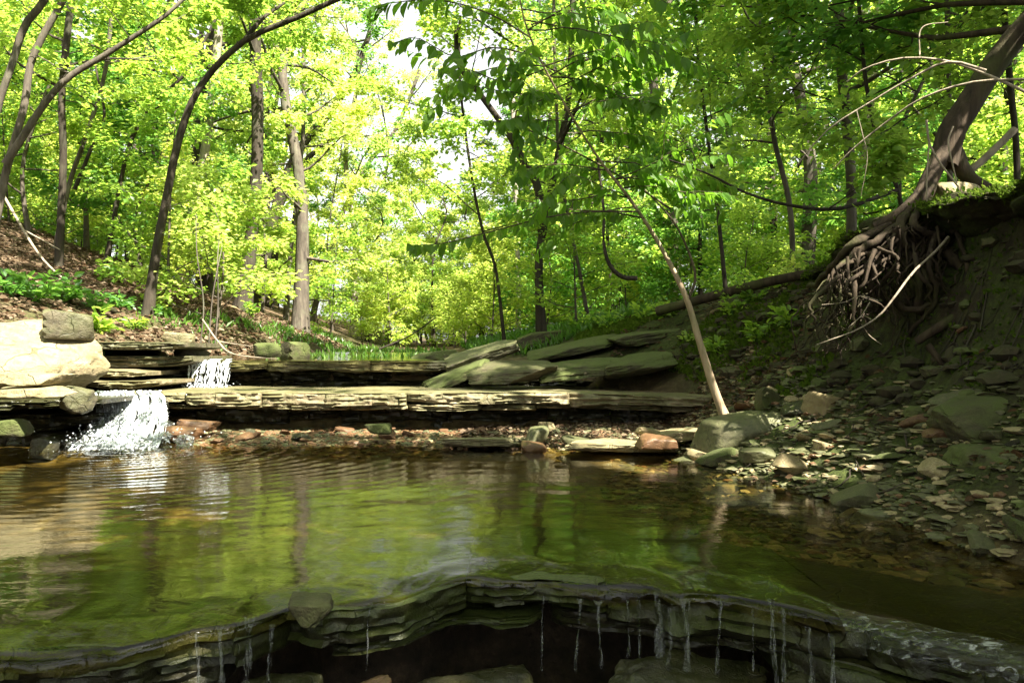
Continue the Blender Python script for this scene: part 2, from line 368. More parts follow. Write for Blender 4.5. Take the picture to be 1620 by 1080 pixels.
def make_ground():
    xs = axis(-6.5, 4.6, 0.05, -160, 160); ys = axis(1.4, 12.0, 0.05, -30, 260, 1.12)
    X, Y = np.meshgrid(xs, ys); Z = ground(X, Y)
    nx, ny = len(xs), len(ys)
    V = np.stack([X.ravel(), Y.ravel(), Z.ravel()], 1)
    i = np.arange(nx - 1)[None, :] + nx * np.arange(ny - 1)[:, None]
    Q = np.stack([i, i + 1, i + 1 + nx, i + nx], -1).reshape(-1, 4)
    x, y, z = V.T
    bl, br = np.interp(y, KY, BL), np.interp(y, KY, BR)
    nse = fbm(x * 1.1, y * 1.1, None, 41, 3)
    wet = np.clip(1 - (np.maximum(bl - x, x - br)) / 0.35, 0, 1) * (y < 9.4)
    wet *= np.where(y > 6.9, 1 - 0.6 * sstep(-0.4, 1.0, x), 1)
    under = (y < ylip(x) + .6)
    wet = np.where(under, 0, wet)
    right = np.clip((x - br) / 0.5, 0, 1)
    moss = right * np.clip((8.6 - np.abs(y - 9.0)) / 4, 0, 1) * 0.9
    moss = np.maximum(moss, right * np.clip((y - 12) / 4, 0, 1) * 0.8)
    left = np.clip((bl - x) / 0.3, 0, 1)
    moss = np.maximum(moss, left * np.clip(1 - np.abs(bl - x - 0.9) / 1.4, 0, 1) * 0.75)
    moss = np.clip(moss + 0.25 * nse * (moss > 0.05), 0, 1)
    soil_shade = right * np.clip((7.9 - y) / 1.2, 0, 1)
    soil_shade = np.maximum(soil_shade, right * 0.55); soil_shade = np.where(under, 1.0, soil_shade); moss = np.where(under, 0, moss)  # hollow under the lip takes the dark soil colour as painted shade
    soil_shade = np.maximum(soil_shade, np.clip(1 - np.abs(bl - x - 0.2) / 0.4, 0, 1) * 0.8)
    obj('ground', mesh('ground', V, [Q], M['ground'], {'moss': moss, 'wet': wet, 'soil': soil_shade}), kind='structure')
make_ground()

# ------------------------------------------------------------------ water
def make_pool():
    xs = np.arange(-5.2, 3.0, 0.04); n = len(xs)
    t = np.linspace(0, 1, 150)
    yl = ylip(xs)
    rows = []
    for k in t:
        y = 8.3 + (yl - 8.3) * k
        z = 0.006 * fbm(xs * 1.6, y * 3.4, None, 51, 3)
        d = np.hypot(xs + 3.4, (y - 6.5) * 1.15)
        z += 0.010 * np.sin(d * 40 + 2 * vnoise(xs * 1.2, y * 1.2, None, 52)) * np.exp(-d / 1.3)
        z += 0.012 * fbm(xs * 7, y * 9, None, 53, 2) * np.exp(-d / 0.6)
        z -= 0.02 * sstep(0.22, 0.0, y - yl) * (1 + 0.6 * vnoise(xs * 6, y * 0, None, 54))
        z += 0.006 * vnoise(xs * 11, y * 8, None, 55) * sstep(0.6, 0.05, y - yl)
        rows.append(np.stack([xs, y, z], 1))
    last = rows[-1]
    for dy, dz in ((-.012, -.008), (-.02, -.022), (-.022, -.045)):
        r = last.copy(); r[:, 1] += dy; r[:, 2] += dz * (1 + 0.7 * vnoise(xs * 9, xs * 0, None, 56)); rows.append(r)
    V = np.concatenate(rows); m = len(rows)
    i = np.arange(n - 1)[None, :] + n * np.arange(m - 1)[:, None]
    Q = np.stack([i, i + n, i + n + 1, i + 1], -1).reshape(-1, 4)
    obj('pool_water', mesh('pool_water', V, [Q], M['water']), kind='structure')
    xs = np.linspace(-4.4, -1.0, 60); ys = np.linspace(8.86, 13.0, 60)
    X, Y = np.meshgrid(xs, ys)
    Z = 0.772 + 0.008 * fbm(X * 3, Y * 3, None, 57, 2) + np.maximum(0, Y - 9.3) * 0.03
    i = np.arange(59)[None, :] + 60 * np.arange(59)[:, None]
    obj('stream_water', mesh('stream_water', np.stack([X.ravel(), Y.ravel(), Z.ravel()], 1), [np.stack([i, i + 1, i + 61, i + 60], -1).reshape(-1, 4)], M['water']), kind='structure')
make_pool()

# ------------------------------------------------------------------ layered rock
def cell(x, w, s):
    k = np.floor(np.asarray(x) / w + 0.35 * vnoise(np.asarray(x) * 1.3 / w, np.asarray(x) * 0, None, s + 3))
    return _h(k, k * 0, k * 0, s) * 2 - 1

def slab_mesh(name, x0, x1, yf, ztop, thick, back, seed, m, rough=0.03, tilt=0.0, taper=0.0, step=0.018, rows=9):
    """one block of a rock layer: swept section with a broken, bedded front edge"""
    n = max(6, int((x1 - x0) / step)); xs = np.linspace(x0, x1, n)
    z0 = ztop if callable(ztop) else (lambda x: x * 0 + ztop)
    zt = z0(xs) + tilt * (xs - (x0 + x1) / 2)
    th = thick * (1 + 0.16 * vnoise(xs * 1.7, xs * 0, None, seed + 1) + 0.12 * cell(xs, 0.45, seed + 2))
    if taper: th = th * (1 - taper * np.abs((xs - (x0 + x1) / 2) / (x1 - x0) * 2) ** 3)
    edge = yf(xs) + rough * (0.9 * vnoise(xs * 2.1, xs * 0, None, seed + 4) + 0.7 * cell(xs, 0.28, seed + 5) + 0.4 * vnoise(xs * 9, xs * 0, None, seed + 6))
    endr = 0.05 * (np.exp(-(xs - x0) / 0.03) + np.exp(-(x1 - xs) / 0.03))
    edge = edge + endr
    prof = []
    for o in (back, back * .55, back * .28, .14, .06, .022):
        prof.append((edge + o, zt - 0.004 * (o < .03) + 0.010 * fbm(xs * 3, xs * 0 + o * 6, None, seed + 7, 3) * (1 if o > .1 else .6)))
    for k in range(rows):
        f = (k + 0.15) / (rows - 0.7)
        so = rough * (0.6 * vnoise(xs * 3.5, xs * 0 + k * 1.9, None, seed + 8) + 0.5 * cell(xs + k * .37, .16, seed + 11) + 0.55 * fbm(xs * 16, xs * 0 + k * 3.1, None, seed + 9, 3) + 0.5 * _h(np.array([k]), np.array([seed]), np.array([0]), 5)[0])
        round_ = 0.016 * (abs(f - .5) * 2) ** 4
        prof.append((edge + so + round_, zt - th * (0.04 + 0.93 * f)))
    for o in (.06, .2, back * .55, back):
        prof.append((edge + o, zt - th + 0.012 * fbm(xs * 4, xs * 0 + o * 5, None, seed + 10, 2)))
    m_ = len(prof)
    V = np.concatenate([np.stack([xs, p[0], p[1]], 1) for p in prof])
    a = np.arange(n - 1)
    Q = []
    for k in range(m_):
        k2 = (k + 1) % m_
        Q.append(np.stack([k * n + a, k2 * n + a, k2 * n + a + 1, k * n + a + 1], 1))
    caps = [np.arange(m_)[None, ::-1] * n, np.arange(m_)[None, :] * n + n - 1]
    return mesh(name, V, [np.concatenate(Q)] + caps, m, sharp=50)

def slab_row(parent, name, x0, x1, yf, ztop, thick, back, m, seed, wmin=.5, wmax=1.6, rough=.03, dz=.008, setb=.02, tilt=0.004):
    rg = np.random.default_rng(seed); x = x0; k = 0
    while x < x1 - 0.05:
        w = min(rg.uniform(wmin, wmax), x1 - x)
        if x1 - x - w < wmin * 0.5: w = x1 - x
        s = rg.uniform(-setb, setb); d = rg.uniform(-dz, dz)
        zt = (lambda f, d: (lambda xx: f(xx) + d))(ztop, d) if callable(ztop) else ztop + d
        obj(name, slab_mesh(name, x, x + w - 0.002, (lambda s: (lambda xx: yf(xx) + s))(s), zt, thick * rg.uniform(.88, 1.1), back + rg.uniform(-.05, .05),
                            seed * 131 + k * 7, m[k % len(m)] if isinstance(m, list) else m, rough, rg.uniform(-tilt, tilt)), parent)
        x += w; k += 1

def empty(name, loc, label=None, cat=None, group=None, kind=None):
    return obj(name, None, None, label, cat, group, kind, loc)

# near lip, just below the camera
lip = empty('rock_ledge', (0, 0, 0), 'dark mossy rock lip along the bottom of the picture where the pool spills over', 'rock ledge')
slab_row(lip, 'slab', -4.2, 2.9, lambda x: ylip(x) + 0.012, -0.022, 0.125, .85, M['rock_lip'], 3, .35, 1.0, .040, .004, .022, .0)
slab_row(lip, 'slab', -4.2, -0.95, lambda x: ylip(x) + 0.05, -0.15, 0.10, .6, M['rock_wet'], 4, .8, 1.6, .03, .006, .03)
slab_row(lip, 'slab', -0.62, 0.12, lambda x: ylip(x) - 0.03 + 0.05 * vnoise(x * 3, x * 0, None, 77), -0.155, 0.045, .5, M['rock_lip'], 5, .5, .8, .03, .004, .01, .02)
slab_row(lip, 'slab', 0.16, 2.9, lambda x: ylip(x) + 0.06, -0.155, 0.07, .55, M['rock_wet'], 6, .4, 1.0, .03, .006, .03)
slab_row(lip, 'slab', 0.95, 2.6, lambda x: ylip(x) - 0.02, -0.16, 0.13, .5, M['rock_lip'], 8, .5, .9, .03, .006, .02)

# lower ledge across the pool
led2 = empty('rock_ledge', (0, 7.6, 0), 'long flat tan rock ledge lit by the sun across the far side of the pool', 'rock ledge')
slab_row(led2, 'slab', -4.22, 2.05, lambda x: YF2(x), lambda x: 0.455 + 0.0 * x - 0.02 * sstep(0, 2, x), 0.125, 1.5, M['rock_ledge'], 11, .7, 1.9, .028, .004, .012)
slab_row(led2, 'slab', -3.6, 2.05, lambda x: YF2(x) + 0.045, lambda x: 0.335 - 0.02 * sstep(0, 2, x), 0.055, 1.2, M['rock_ledge'], 12, .5, 1.5, .035, .003, .03)
slab_row(led2, 'slab', -4.6, 2.1, lambda x: YF2(x) + 0.40, 0.29, 0.15, .8, M['rock_wet'], 13, .5, 1.3, .04, .004, .05)
slab_row(led2, 'slab', -4.6, 2.1, lambda x: YF2(x) + 0.50, 0.14, 0.20, .8, M['rock_wet'], 14, .5, 1.3, .04, .004, .05)
for o in list(led2.children): o.location = (0, -7.6, 0)

# upper ledge
led1 = empty('rock_ledge', (0, 8.9, 0), 'dark grey upper rock ledge between the small fall and the tilted slabs', 'rock ledge')
slab_row(led1, 'slab', -4.2, -0.62, lambda x: YF1(x), 0.765, 0.12, 1.2, M['rock_grey'], 15, .6, 1.5, .03, .006, .02)
slab_row(led1, 'slab', -4.9, -0.4, lambda x: YF1(x) + 0.35, 0.64, 0.13, .9, M['rock_wet'], 16, .5, 1.2, .05, .004, .05)
slab_row(led1, 'slab', -4.9, 1.9, lambda x: YF1(x) + 0.28, 0.52, 0.14, .9, M['rock_wet'], 17, .5, 1.2, .05, .004, .05)
for o in list(led1.children): o.location = (0, -8.9, 0)

# stacked layers left of the small fall
stk = empty('rock_ledge', (-4.4, 8.2, .4), 'stacked tan and grey rock layers between the sunlit boulder and the small waterfall', 'rock ledge')
def stk_slab(px0, px1, py, Y, th, back, m, seed, rough=.03, tilt=0.0, dy=0.0):
    a, b = P(px0, py, Y), P(px1, py, Y)
    o = obj('slab', slab_mesh('slab', a[0], b[0], lambda x: Y + dy * (x - a[0]), a[2], th, back, seed, m, rough, tilt, .5), stk)
    o.location = (4.4, -8.2, -.4)
stk_slab(120, 290, 541, 8.35, .10, 1.2, M['rock_grey'], 201, .05)
stk_slab(135, 300, 563, 8.45, .12, 1.2, M['rock_grey'], 202, .04)
stk_slab(60, 225, 584, 8.0, .085, 1.2, M['rock_ledge'], 203, .04, -.05)
stk_slab(125, 258, 602, 7.95, .075, 1.2, M['rock_ledge'], 204, .04)
stk_slab(-60, 330, 590, 8.75, .14, .8, M['rock_wet'], 205, .06)
stk_slab(20, 330, 612, 8.6, .12, .8, M['rock_wet'], 206, .06)
stk_slab(-160, 150, 632, 6.75, .10, 1.3, M['rock_wet'], 207, .05)
stk_slab(-200, 150, 655, 7.15, .16, 1.0, M['rock_wet'], 208, .05)
stk_slab(-200, 145, 686, 7.0, .26, 1.0, M['rock_wet'], 209, .05)

# ------------------------------------------------------------------ rocks
_ico = {}
def ico(sub):
    if sub not in _ico:
        bm = bmesh.new(); bmesh.ops.create_icosphere(bm, subdivisions=sub, radius=1.0)
        bm.verts.ensure_lookup_table()
        V = np.array([v.co[:] for v in bm.verts]); Fc = np.array([[v.index for v in f.verts] for f in bm.faces]); bm.free()
        _ico[sub] = (V / np.linalg.norm(V, axis=1)[:, None], Fc)
    return _ico[sub]

def rock_mesh(name, size, seed, m, sub=3, planes=None, nchop=8, soft=16, amp=.05, freq=2.2, jit=.18):
    rg = np.random.default_rng(seed)
    D, Fc = ico(sub)
    if planes is None:
        planes = []
        for ax in range(3):
            for sg in (-1, 1):
                n = np.zeros(3); n[ax] = sg; n += rg.normal(0, jit, 3); n /= np.linalg.norm(n); planes.append((*n, rg.uniform(.82, 1.0)))
        for k in range(nchop):
            n = rg.normal(0, 1, 3); n /= np.linalg.norm(n); planes.append((*n, rg.uniform(.92, 1.25)))
    Pn = np.array(planes, float); nn = Pn[:, :3] / np.linalg.norm(Pn[:, :3], axis=1)[:, None]; h = Pn[:, 3]
    q = np.maximum(D @ nn.T, 0) / h
    r = (np.sum(q ** soft, axis=1)) ** (-1.0 / soft)
    V = D * np.minimum(r, 2.2)[:, None]
    f = freq
    d = amp * fbm(V[:, 0] * f + seed, V[:, 1] * f, V[:, 2] * f, seed, 4) + amp * .5 * fbm(V[:, 0] * f * 3, V[:, 1] * f * 3 + seed, V[:, 2] * f * 3, seed + 9, 3)
    V = V * (1 + d)[:, None] * (np.array(size) / 2)
    return mesh(name, V, [Fc], m, sharp=38)

def rock(name, px, py, Y, wpx, size, rot, seed, m, label, cat='rock', sub=4, sink=0.25, group=None, **kw):
    """a rock whose foot is seen at pixel (px,py); size relative (x,y,z) scaled so x spans wpx"""
    s = wpx / F * Y / size[0]
    sz = [v * s for v in size]
    p = P(px, py, Y)
    me = rock_mesh(name, sz, seed, m, sub, **kw)
    return obj(name, me, None, label, cat, group, None, (p[0], p[1], p[2] + sz[2] * (.5 - sink)), rot)

D2 = math.radians
# sunlit boulder on the left edge
bp = [(.50, -.42, .76, .60), (.15, -.85, .5, .66), (-.72, -.66, .12, .20), (-.1, -.3, -.95, .5), (.9, -.3, .1, .96), (0.25, -.6, -.75, .66), (0, 0, -1, .8), (-1, 0, 0, 1.0), (0, 1, 0, 1), (.7, -.2, -.65, .80), (-.25, -.1, .97, .80), (.8, -.5, .3, .88)]
b = P(52, 572, 6.7)
obj('boulder', rock_mesh('boulder', (1.25, 1.0, .92), 5, M['rock_tan'], 6, bp, amp=.10, freq=2.2, soft=24), None,
    'big pale tan boulder in full sun at the left edge above the foaming fall', 'boulder', None, None, (b[0] - .60, b[1] + .36, b[2] - .02), (0, D2(6), D2(-4)))
rock('flat_rock', 55, 606, 6.35, 88, (1, .8, .26), (0, 0, .1), 21, M['rock_tan'], 'upper flat sunlit stone under the front of the big pale boulder', 'rock', 4, .2, soft=26)
rock('flat_rock', 48, 626, 6.3, 105, (1, .8, .17), (0, D2(-2), -.05), 22, M['rock_tan'], 'thin flat stone below another one under the big pale boulder', 'rock', 4, .2, soft=26)
rock('wedge_rock', 122, 648, 6.7, 50, (1, .8, .85), (0, D2(14), .4), 23, M['rock_grey'], 'brown wedge of rock under the right end of the big pale boulder', 'rock', 4, .1, soft=44, amp=.12, nchop=16)
rock('rock', 12, 684, 6.3, 60, (1, .8, .42), (0, 0, .1), 24, M['rock_moss'], 'small rounded mossy stone in the dark hollow at the left edge', 'rock', 4, .15)
rock('rock', 112, 532, 7.4, 66, (1, .8, .75), (0, D2(8), .3), 25, M['rock_grey'], 'grey rounded rock on the bank behind the big pale boulder', 'rock', 4, .2)
rock('rock', 70, 716, 6.5, 40, (1, .9, .75), (0, 0, 0), 26, M['rock_wet'], 'small wet glittering stone in the water left of the foaming fall', 'rock', 4, .2)
rock('rock', 285, 542, 9.3, 50, (1, .8, .42), (0, D2(6), .2), 27, M['rock_ledge'], 'flat tan stone on the left bank above the small waterfall', 'rock', 3, .2)
rock('rock', 420, 562, 9.8, 40, (1, .8, .6), (0, D2(-6), .5), 28, M['rock_moss'], 'mossy brown rock above the upper ledge right of the small waterfall', 'rock', 3, .2)
rock('rock', 465, 566, 10.2, 46, (1, .9, .7), (0, 0, .9), 29, M['rock_moss'], 'round mossy rock above the upper ledge beside the mossy brown one', 'rock', 3, .2)
rock('rock', 300, 566, 9.2, 46, (1, .8, .5), (0, 0, .9), 30, M['rock_grey'], 'grey block at the top of the small waterfall', 'rock', 3, .2)

# tilted slabs right of the upper ledge
def slab_rock(name, px, py, Y, sx, sy, sz, rot, seed, m, label, sub=5, soft=44, amp=.05):
    p = P(px, py, Y)
    return obj(name, rock_mesh(name, (sx, sy, sz), seed, m, sub, None, 12, soft, amp * 1.6, 2.6, .14), None, label, 'rock slab', None, None, p, rot)
slab_rock('rock_slab', 762, 562, 9.2, .95, .7, .17, (D2(8), D2(-17), D2(8)), 41, M['rock_grey'], 'grey slab tilted up to the right at the end of the upper ledge')
slab_rock('rock_slab', 722, 595, 8.7, .80, .5, .13, (D2(10), D2(-23), D2(4)), 42, M['rock_moss'], 'thin mossy slab leaning down to the left onto the lower ledge')
slab_rock('rock_slab', 815, 588, 8.55, 1.0, .8, .19, (D2(4), D2(-3), D2(-3)), 43, M['rock_slab'], 'thick tan slab with a rounded left end above the lower ledge')
slab_rock('rock_slab', 925, 582, 8.75, 1.15, .9, .15, (D2(4), D2(-7), D2(6)), 44, M['rock_moss'], 'mossy slab continuing right of the thick tan slab over a black gap')
slab_rock('rock_slab', 1010, 578, 8.5, .85, .8, .20, (D2(4), D2(-10), D2(-6)), 45, M['rock_moss'], 'dark mossy block with a yellow moss patch at the foot of the right bank')
slab_rock('rock_slab', 905, 552, 9.8, 1.25, .8, .13, (D2(4), D2(-12), D2(5)), 46, M['rock_moss'], 'long dark mossy slab above the thick tan slab on the right bank')
slab_rock('rock_slab', 1020, 533, 9.6, 1.0, .7, .16, (D2(4), D2(-9), D2(10)), 47, M['rock_moss'], 'mossy rock higher on the right bank left of the pale sapling')
slab_rock('rock_slab', 690, 566, 10.4, .7, .6, .2, (0, D2(-5), .2), 48, M['rock_moss'], 'low mossy rock in the stream bed behind the tilted slabs')
slab_rock('rock_slab', 860, 538, 11.5, .9, .6, .3, (0, D2(-10), .2), 49, M['rock_moss'], 'dark rock at the crest of the bank behind the tilted slabs')

# stones of the gravel bank that can be told apart
rock('boulder', 1182, 702, 5.9, 122, (1, .7, .42), (0, D2(-14), .15), 61, M['stone_grey'], 'large smooth olive boulder lying against the foot of the pale sapling', 'boulder', 5, .1, soft=12, amp=.03)
rock('boulder', 1318, 668, 5.7, 82, (1, .8, .62), (0, D2(12), .2), 62, M['stone_tan'], 'blocky tan boulder with a dark undercut on the right gravel bank', 'boulder', 5, .12)
rock('rock', 1398, 708, 5.2, 80, (1, .5, .5), (D2(-20), D2(-24), .2), 63, M['stone_tan'], 'pointed tan stone standing tilted to the right of the blocky boulder', 'rock', 4, .2, soft=30)
rock('rock', 1350, 712, 5.15, 48, (1, .6, .8), (0, D2(25), .3), 64, M['stone_tan'], 'small squarish tan stone wedged left of the pointed tilted stone', 'rock', 4, .2, soft=30)
rock('rock', 1292, 698, 5.4, 72, (1, .6, .3), (0, D2(-15), .1), 65, M['stone_tan'], 'flat tan stone tilted up to the right below the blocky boulder', 'rock', 4, .15, soft=30)
rock('rock', 1320, 722, 5.0, 52, (1, .8, .42), (0, D2(8), .1), 66, M['stone_tan'], 'rounded brownish stone in front of the small squarish stone', 'rock', 4, .2)
rock('rock', 1200, 726, 5.3, 60, (1, .7, .34), (0, 0, .1), 67, M['stone_grey'], 'dark flat stone at the waterline below the large olive boulder', 'rock', 4, .2)
rock('rock', 1248, 743, 4.9, 52, (1, .7, .5), (D2(-15), D2(20), .1), 68, M['stone_tan'], 'small triangular tan stone pointing down to the water', 'rock', 4, .2, soft=30)
rock('rock', 1352, 762, 4.7, 55, (1, .7, .3), (0, 0, .1), 69, M['stone_grey'], 'low grey stone half way down the gravel bank', 'rock', 4, .2)
rock('rock', 1408, 826, 3.95, 88, (1, .6, .3), (0, D2(4), -.1), 70, M['stone_grey'], 'long pale grey stone in the shallows nearest the camera on the right', 'rock', 4, .25)
rock('rock', 1262, 600, 6.6, 34, (1, .7, .6), (0, D2(10), .1), 71, M['stone_tan'], 'small pale stone stuck in the dark slope above the blocky boulder', 'rock', 4, .1, soft=30)
rock('rock', 1440, 748, 4.6, 66, (1, .7, .35), (0, D2(12), .3), 72, M['rock_moss'], 'mossy flat stone sloping down to the left on the gravel bank', 'rock', 4, .2)
rock('rock', 1580, 660, 4.3, 210, (1, .7, .30), (D2(6), D2(-15), .25), 73, M['rock_moss'], 'broad mossy slab at the right edge sloping up out of the picture', 'rock', 5, .3, soft=26)
rock('rock', 1600, 740, 3.9, 170, (1, .7, .34), (D2(6), D2(-6), .1), 74, M['rock_moss'], 'dark mossy rock below the broad slab at the right edge', 'rock', 5, .3)
rock('rock', 1590, 836, 3.6, 120, (1, .6, .25), (0, D2(5), -.2), 75, M['rock_grey'], 'smooth dark stone at the right edge in the shallows', 'rock', 4, .3)
rock('rock', 1545, 645, 5.0, 70, (1, .6, .3), (0, D2(-16), .2), 76, M['stone_tan'], 'flat tan stone at the foot of the dark bank above the broad mossy slab', 'rock', 4, .2, soft=30)
rock('rock', 1408, 642, 5.5, 80, (1, .5, .22), (0, D2(6), .1), 77, M['stone_rust'], 'flat reddish stone under the dark hollow of the right bank', 'rock', 4, .2)
rock('rock', 1215, 655, 6.3, 42, (1, .6, 1.0), (0, D2(14), .2), 78, M['rock_moss'], 'upright mossy stone behind the large olive boulder', 'rock', 4, .1)
rock('rock', 1270, 672, 5.9, 62, (1, .7, .55), (0, D2(-6), .2), 79, M['rock_moss'], 'mossy stone in shade left of the blocky tan boulder', 'rock', 4, .2)
# in the middle, on the gravel at the far side of the pool
rock('rock', 845, 714, 6.55, 42, (1, .7, .42), (0, 0, .1), 81, M['stone_rust'], 'smooth brown stone at the water edge in the middle of the far shore', 'rock', 4, .15, soft=12)
rock('rock', 851, 698, 6.75, 34, (1, .8, .75), (0, 0, .3), 82, M['stone_grey'], 'roundish grey stone standing on the smooth brown one at the far shore', 'rock', 4, .1, soft=12)
rock('rock', 864, 678, 7.1, 26, (1, .8, .5), (0, 0, .1), 83, M['stone_tan'], 'pale tan stone behind the roundish grey one', 'rock', 3, .1, soft=12)
rock('rock', 600, 684, 7.0, 44, (1, .7, .4), (0, D2(4), .1), 84, M['rock_moss'], 'olive stone at the waterline under the middle of the lower ledge', 'rock', 4, .15, soft=12)
rock('rock', 912, 705, 6.7, 50, (1, .5, .3), (0, D2(8), -.3), 85, M['stone_grey'], 'dark flat stone lying right of the smooth brown one', 'rock', 3, .15)
rock('rock', 1040, 706, 6.2, 62, (1, .7, .34), (0, D2(6), .1), 86, M['stone_rust'], 'reddish brown flat stone on the sunlit gravel', 'rock', 4, .15)
rock('rock', 1030, 690, 6.5, 50, (1, .5, .3), (0, D2(18), .1), 87, M['stone_tan'], 'tan stone leaning behind the reddish brown flat one', 'rock', 3, .15)
rock('rock', 490, 986, 2.46, 78, (1, .8, .62), (D2(8), D2(6), .2), 88, M['rock_slab'], 'pale greenish stone perched on the near rock lip with water on both sides', 'rock', 5, .1, soft=30, amp=.09, planes=[(0, 0, 1, .72), (0, -1, .1, .7), (-.85, -.2, -.45, .62), (.85, -.2, -.4, .66), (0, 1, 0, 1), (1, 0, .2, .92), (-1, 0, .2, .92), (0, -.5, -1, .9)])

slab_rock('rock_slab', 985, 704, 6.45, .95, .42, .09, (0, 0, D2(4)), 50, M['rock_tan'], 'flat pale shelf of rock in the sun at the water edge of the gravel', amp=.08)  # pale rock shelf, put in to raise the brightness of the gravel
slab_rock('rock_slab', 760, 698, 6.75, .8, .3, .07, (0, 0, D2(-3)), 51, M['rock_ledge'], 'low flat shelf at the waterline left of the smooth brown stone', amp=.08)
slab_rock('rock_slab', 1075, 688, 6.5, .5, .35, .10, (0, D2(-8), D2(14)), 52, M['stone_tan'], 'tan slab on the gravel between the seedling and the reddish stone', amp=.08)
# ------------------------------------------------------------------ counted loose stones, then gravel
protos = []
for k in range(12):
    rg = np.random.default_rng(300 + k)
    protos.append([rock_mesh('stone', (1, rg.uniform(.55, .9), rg.uniform(.16, .42)), 300 + k, M[mm], 3, soft=rg.choice([14, 26, 40]), amp=.06, jit=.28) for mm in ('stone_tan', 'stone_grey', 'stone_rust', 'rock_moss', 'rock_wet')])
def scatter(n, xr, yr, size, weights, label, group, seed, zmin=-.12, cond=None, sink=.5):
    rg = np.random.default_rng(seed); got = 0; tries = 0
    while got < n and tries < n * 60:
        tries += 1
        x, y = rg.uniform(*xr), rg.uniform(*yr)
        if cond is not None and not cond(x, y): continue
        g = float(ground(x, y))
        if g < zmin: continue
        s = size[0] * (size[1] / size[0]) ** (rg.random() ** 1.8)
        me = protos[rg.integers(12)][rg.choice(5, p=weights)]
        o = obj('stone', me, None, label, 'stone', group, None, (x, y, g + s * .2 * (1 - sink)), (rg.normal(0, .22), rg.normal(-.12, .22), rg.uniform(0, 6.3)), s)
        got += 1
brx = lambda y: float(np.interp(y, KY, BR))
scatter(140, (0.9, 3.3), (3.0, 7.0), (.045, .30), (.26, .36, .05, .31, .02), 'small loose stone among many on the gravel bank right of the pool', 'stones of the right gravel bank', 71, -.1,
        lambda x, y: brx(y) - .25 < x < float(kx(R1, y)) + .15)
scatter(44, (-.6, 2.0), (6.6, 7.6), (.04, .15), (.5, .25, .2, .05, .0), 'small loose stone on the sunlit gravel under the lower ledge', 'stones on the sunlit gravel', 72)
scatter(44, (-3.1, -.4), (6.85, 7.7), (.06, .22), (.12, .1, .63, .1, .05), 'small brown stone at the waterline under the left half of the lower ledge', 'brown stones under the lower ledge', 73, -.12)
scatter(34, (1.2, 3.9), (4.0, 9.5), (.06, .26), (.15, .2, .05, .6, .0), 'small mossy stone stuck in the dark slope of the right bank', 'stones in the right bank', 74, -.1, lambda x, y: x > float(kx(R1, y)))
scatter(16, (-4.4, -2.2), (9.4, 10.8), (.08, .3), (.3, .35, .2, .15, .0), 'small stone in the rubble above the little waterfall', 'rubble above the little waterfall', 75)

scatter(22, (-10, -4.6), (8.5, 15), (.10, .42), (.15, .35, .05, .45, .0), 'grey mossy stone lying in the leaf litter of the left slope', 'stones on the left slope', 76)
def pebbles(n, seed):
    rg = np.random.default_rng(seed); D, Fc = ico(1); nv = len(D)
    x = rg.uniform(-3.2, 3.0, n * 3); y = rg.uniform(3.0, 7.9, n * 3)
    br = np.interp(y, KY, BR)
    ok = np.where(y > 6.6, x < br + .9, (x > br - .5) & (x < kx(R1, y) + .1) & (rg.random(n * 3) < .55))
    x, y = x[ok][:n], y[ok][:n]; n = len(x)
    g = ground(x, y); s = rg.uniform(.006, .028, n) * np.where(rg.random(n) < .2, 1.6, 1)
    V = D[None] * (s[:, None, None] * np.stack([rg.uniform(.8, 1.4, (n)), rg.uniform(.8, 1.3, n), rg.uniform(.35, .6, n)], 1)[:, None, :])
    V = V * (1 + .25 * rg.normal(0, 1, (n, nv, 1)) * .6)
    V = V + np.stack([x, y, g + s * .15], 1)[:, None]
    Q = Fc[None] + (np.arange(n) * nv)[:, None, None]
    fm = rg.choice(3, n, p=(.45, .4, .15)); fm = np.where((x < -.4) & (rg.random(n) < .8), np.where(rg.random(n) < .6, 2, 1), fm); fm = np.repeat(fm, len(Fc))
    obj('gravel', mesh('gravel', V.reshape(-1, 3), [Q.reshape(-1, 3)], [M['stone_tan'], M['stone_grey'], M['stone_rust']], smooth=False, fmat=fm), kind='stuff')
pebbles(6500, 5)
def clods(name, n, seed, box, cond, size, m, flat):
    rg = np.random.default_rng(seed); D, Fc = ico(2); nv = len(D)
    x = rg.uniform(box[0], box[1], n * 4); y = rg.uniform(box[2], box[3], n * 4); k = cond(x, y); x, y = x[k][:n], y[k][:n]; n = len(x); g = ground(x, y)
    s = size[0] * (size[1] / size[0]) ** (rg.random(n) ** 1.7)
    off = rg.uniform(0, 50, (n, 1)); DD = D[None] + 0 * off[..., None]
    w = 1 + .85 * fbm(DD[..., 0] * 1.6 + off, DD[..., 1] * 1.6, DD[..., 2] * 1.6, seed, 3)
    sc = np.stack([rg.uniform(.8, 1.4, n), rg.uniform(.7, 1.2, n), rg.uniform(*flat, n)], 1)
    q = D[None] * w[..., None] * s[:, None, None] * sc[:, None, :]
    a = rg.uniform(0, 6.28, n)[:, None]; qx = q[..., 0] * np.cos(a) - q[..., 1] * np.sin(a); qy = q[..., 0] * np.sin(a) + q[..., 1] * np.cos(a)
    V = np.stack([qx + x[:, None], qy + y[:, None], q[..., 2] + (g + s * .1)[:, None]], -1).reshape(-1, 3)
    obj(name, mesh(name, V, [(Fc[None] + (np.arange(n) * nv)[:, None, None]).reshape(-1, 3)], m, fmat=np.repeat(rg.integers(0, len(m), n), len(Fc)), sharp=45), kind='stuff')
clods('rubble', 1500, 21, (.9, 3.4, 2.9, 7.0), lambda x, y: (x > np.interp(y, KY, BR) - .35) & (x < kx(R1, y) + .25), (.018, .065), [M['stone_grey'], M['stone_tan'], M['rock_moss'], M['stone_grey']], (.14, .34))
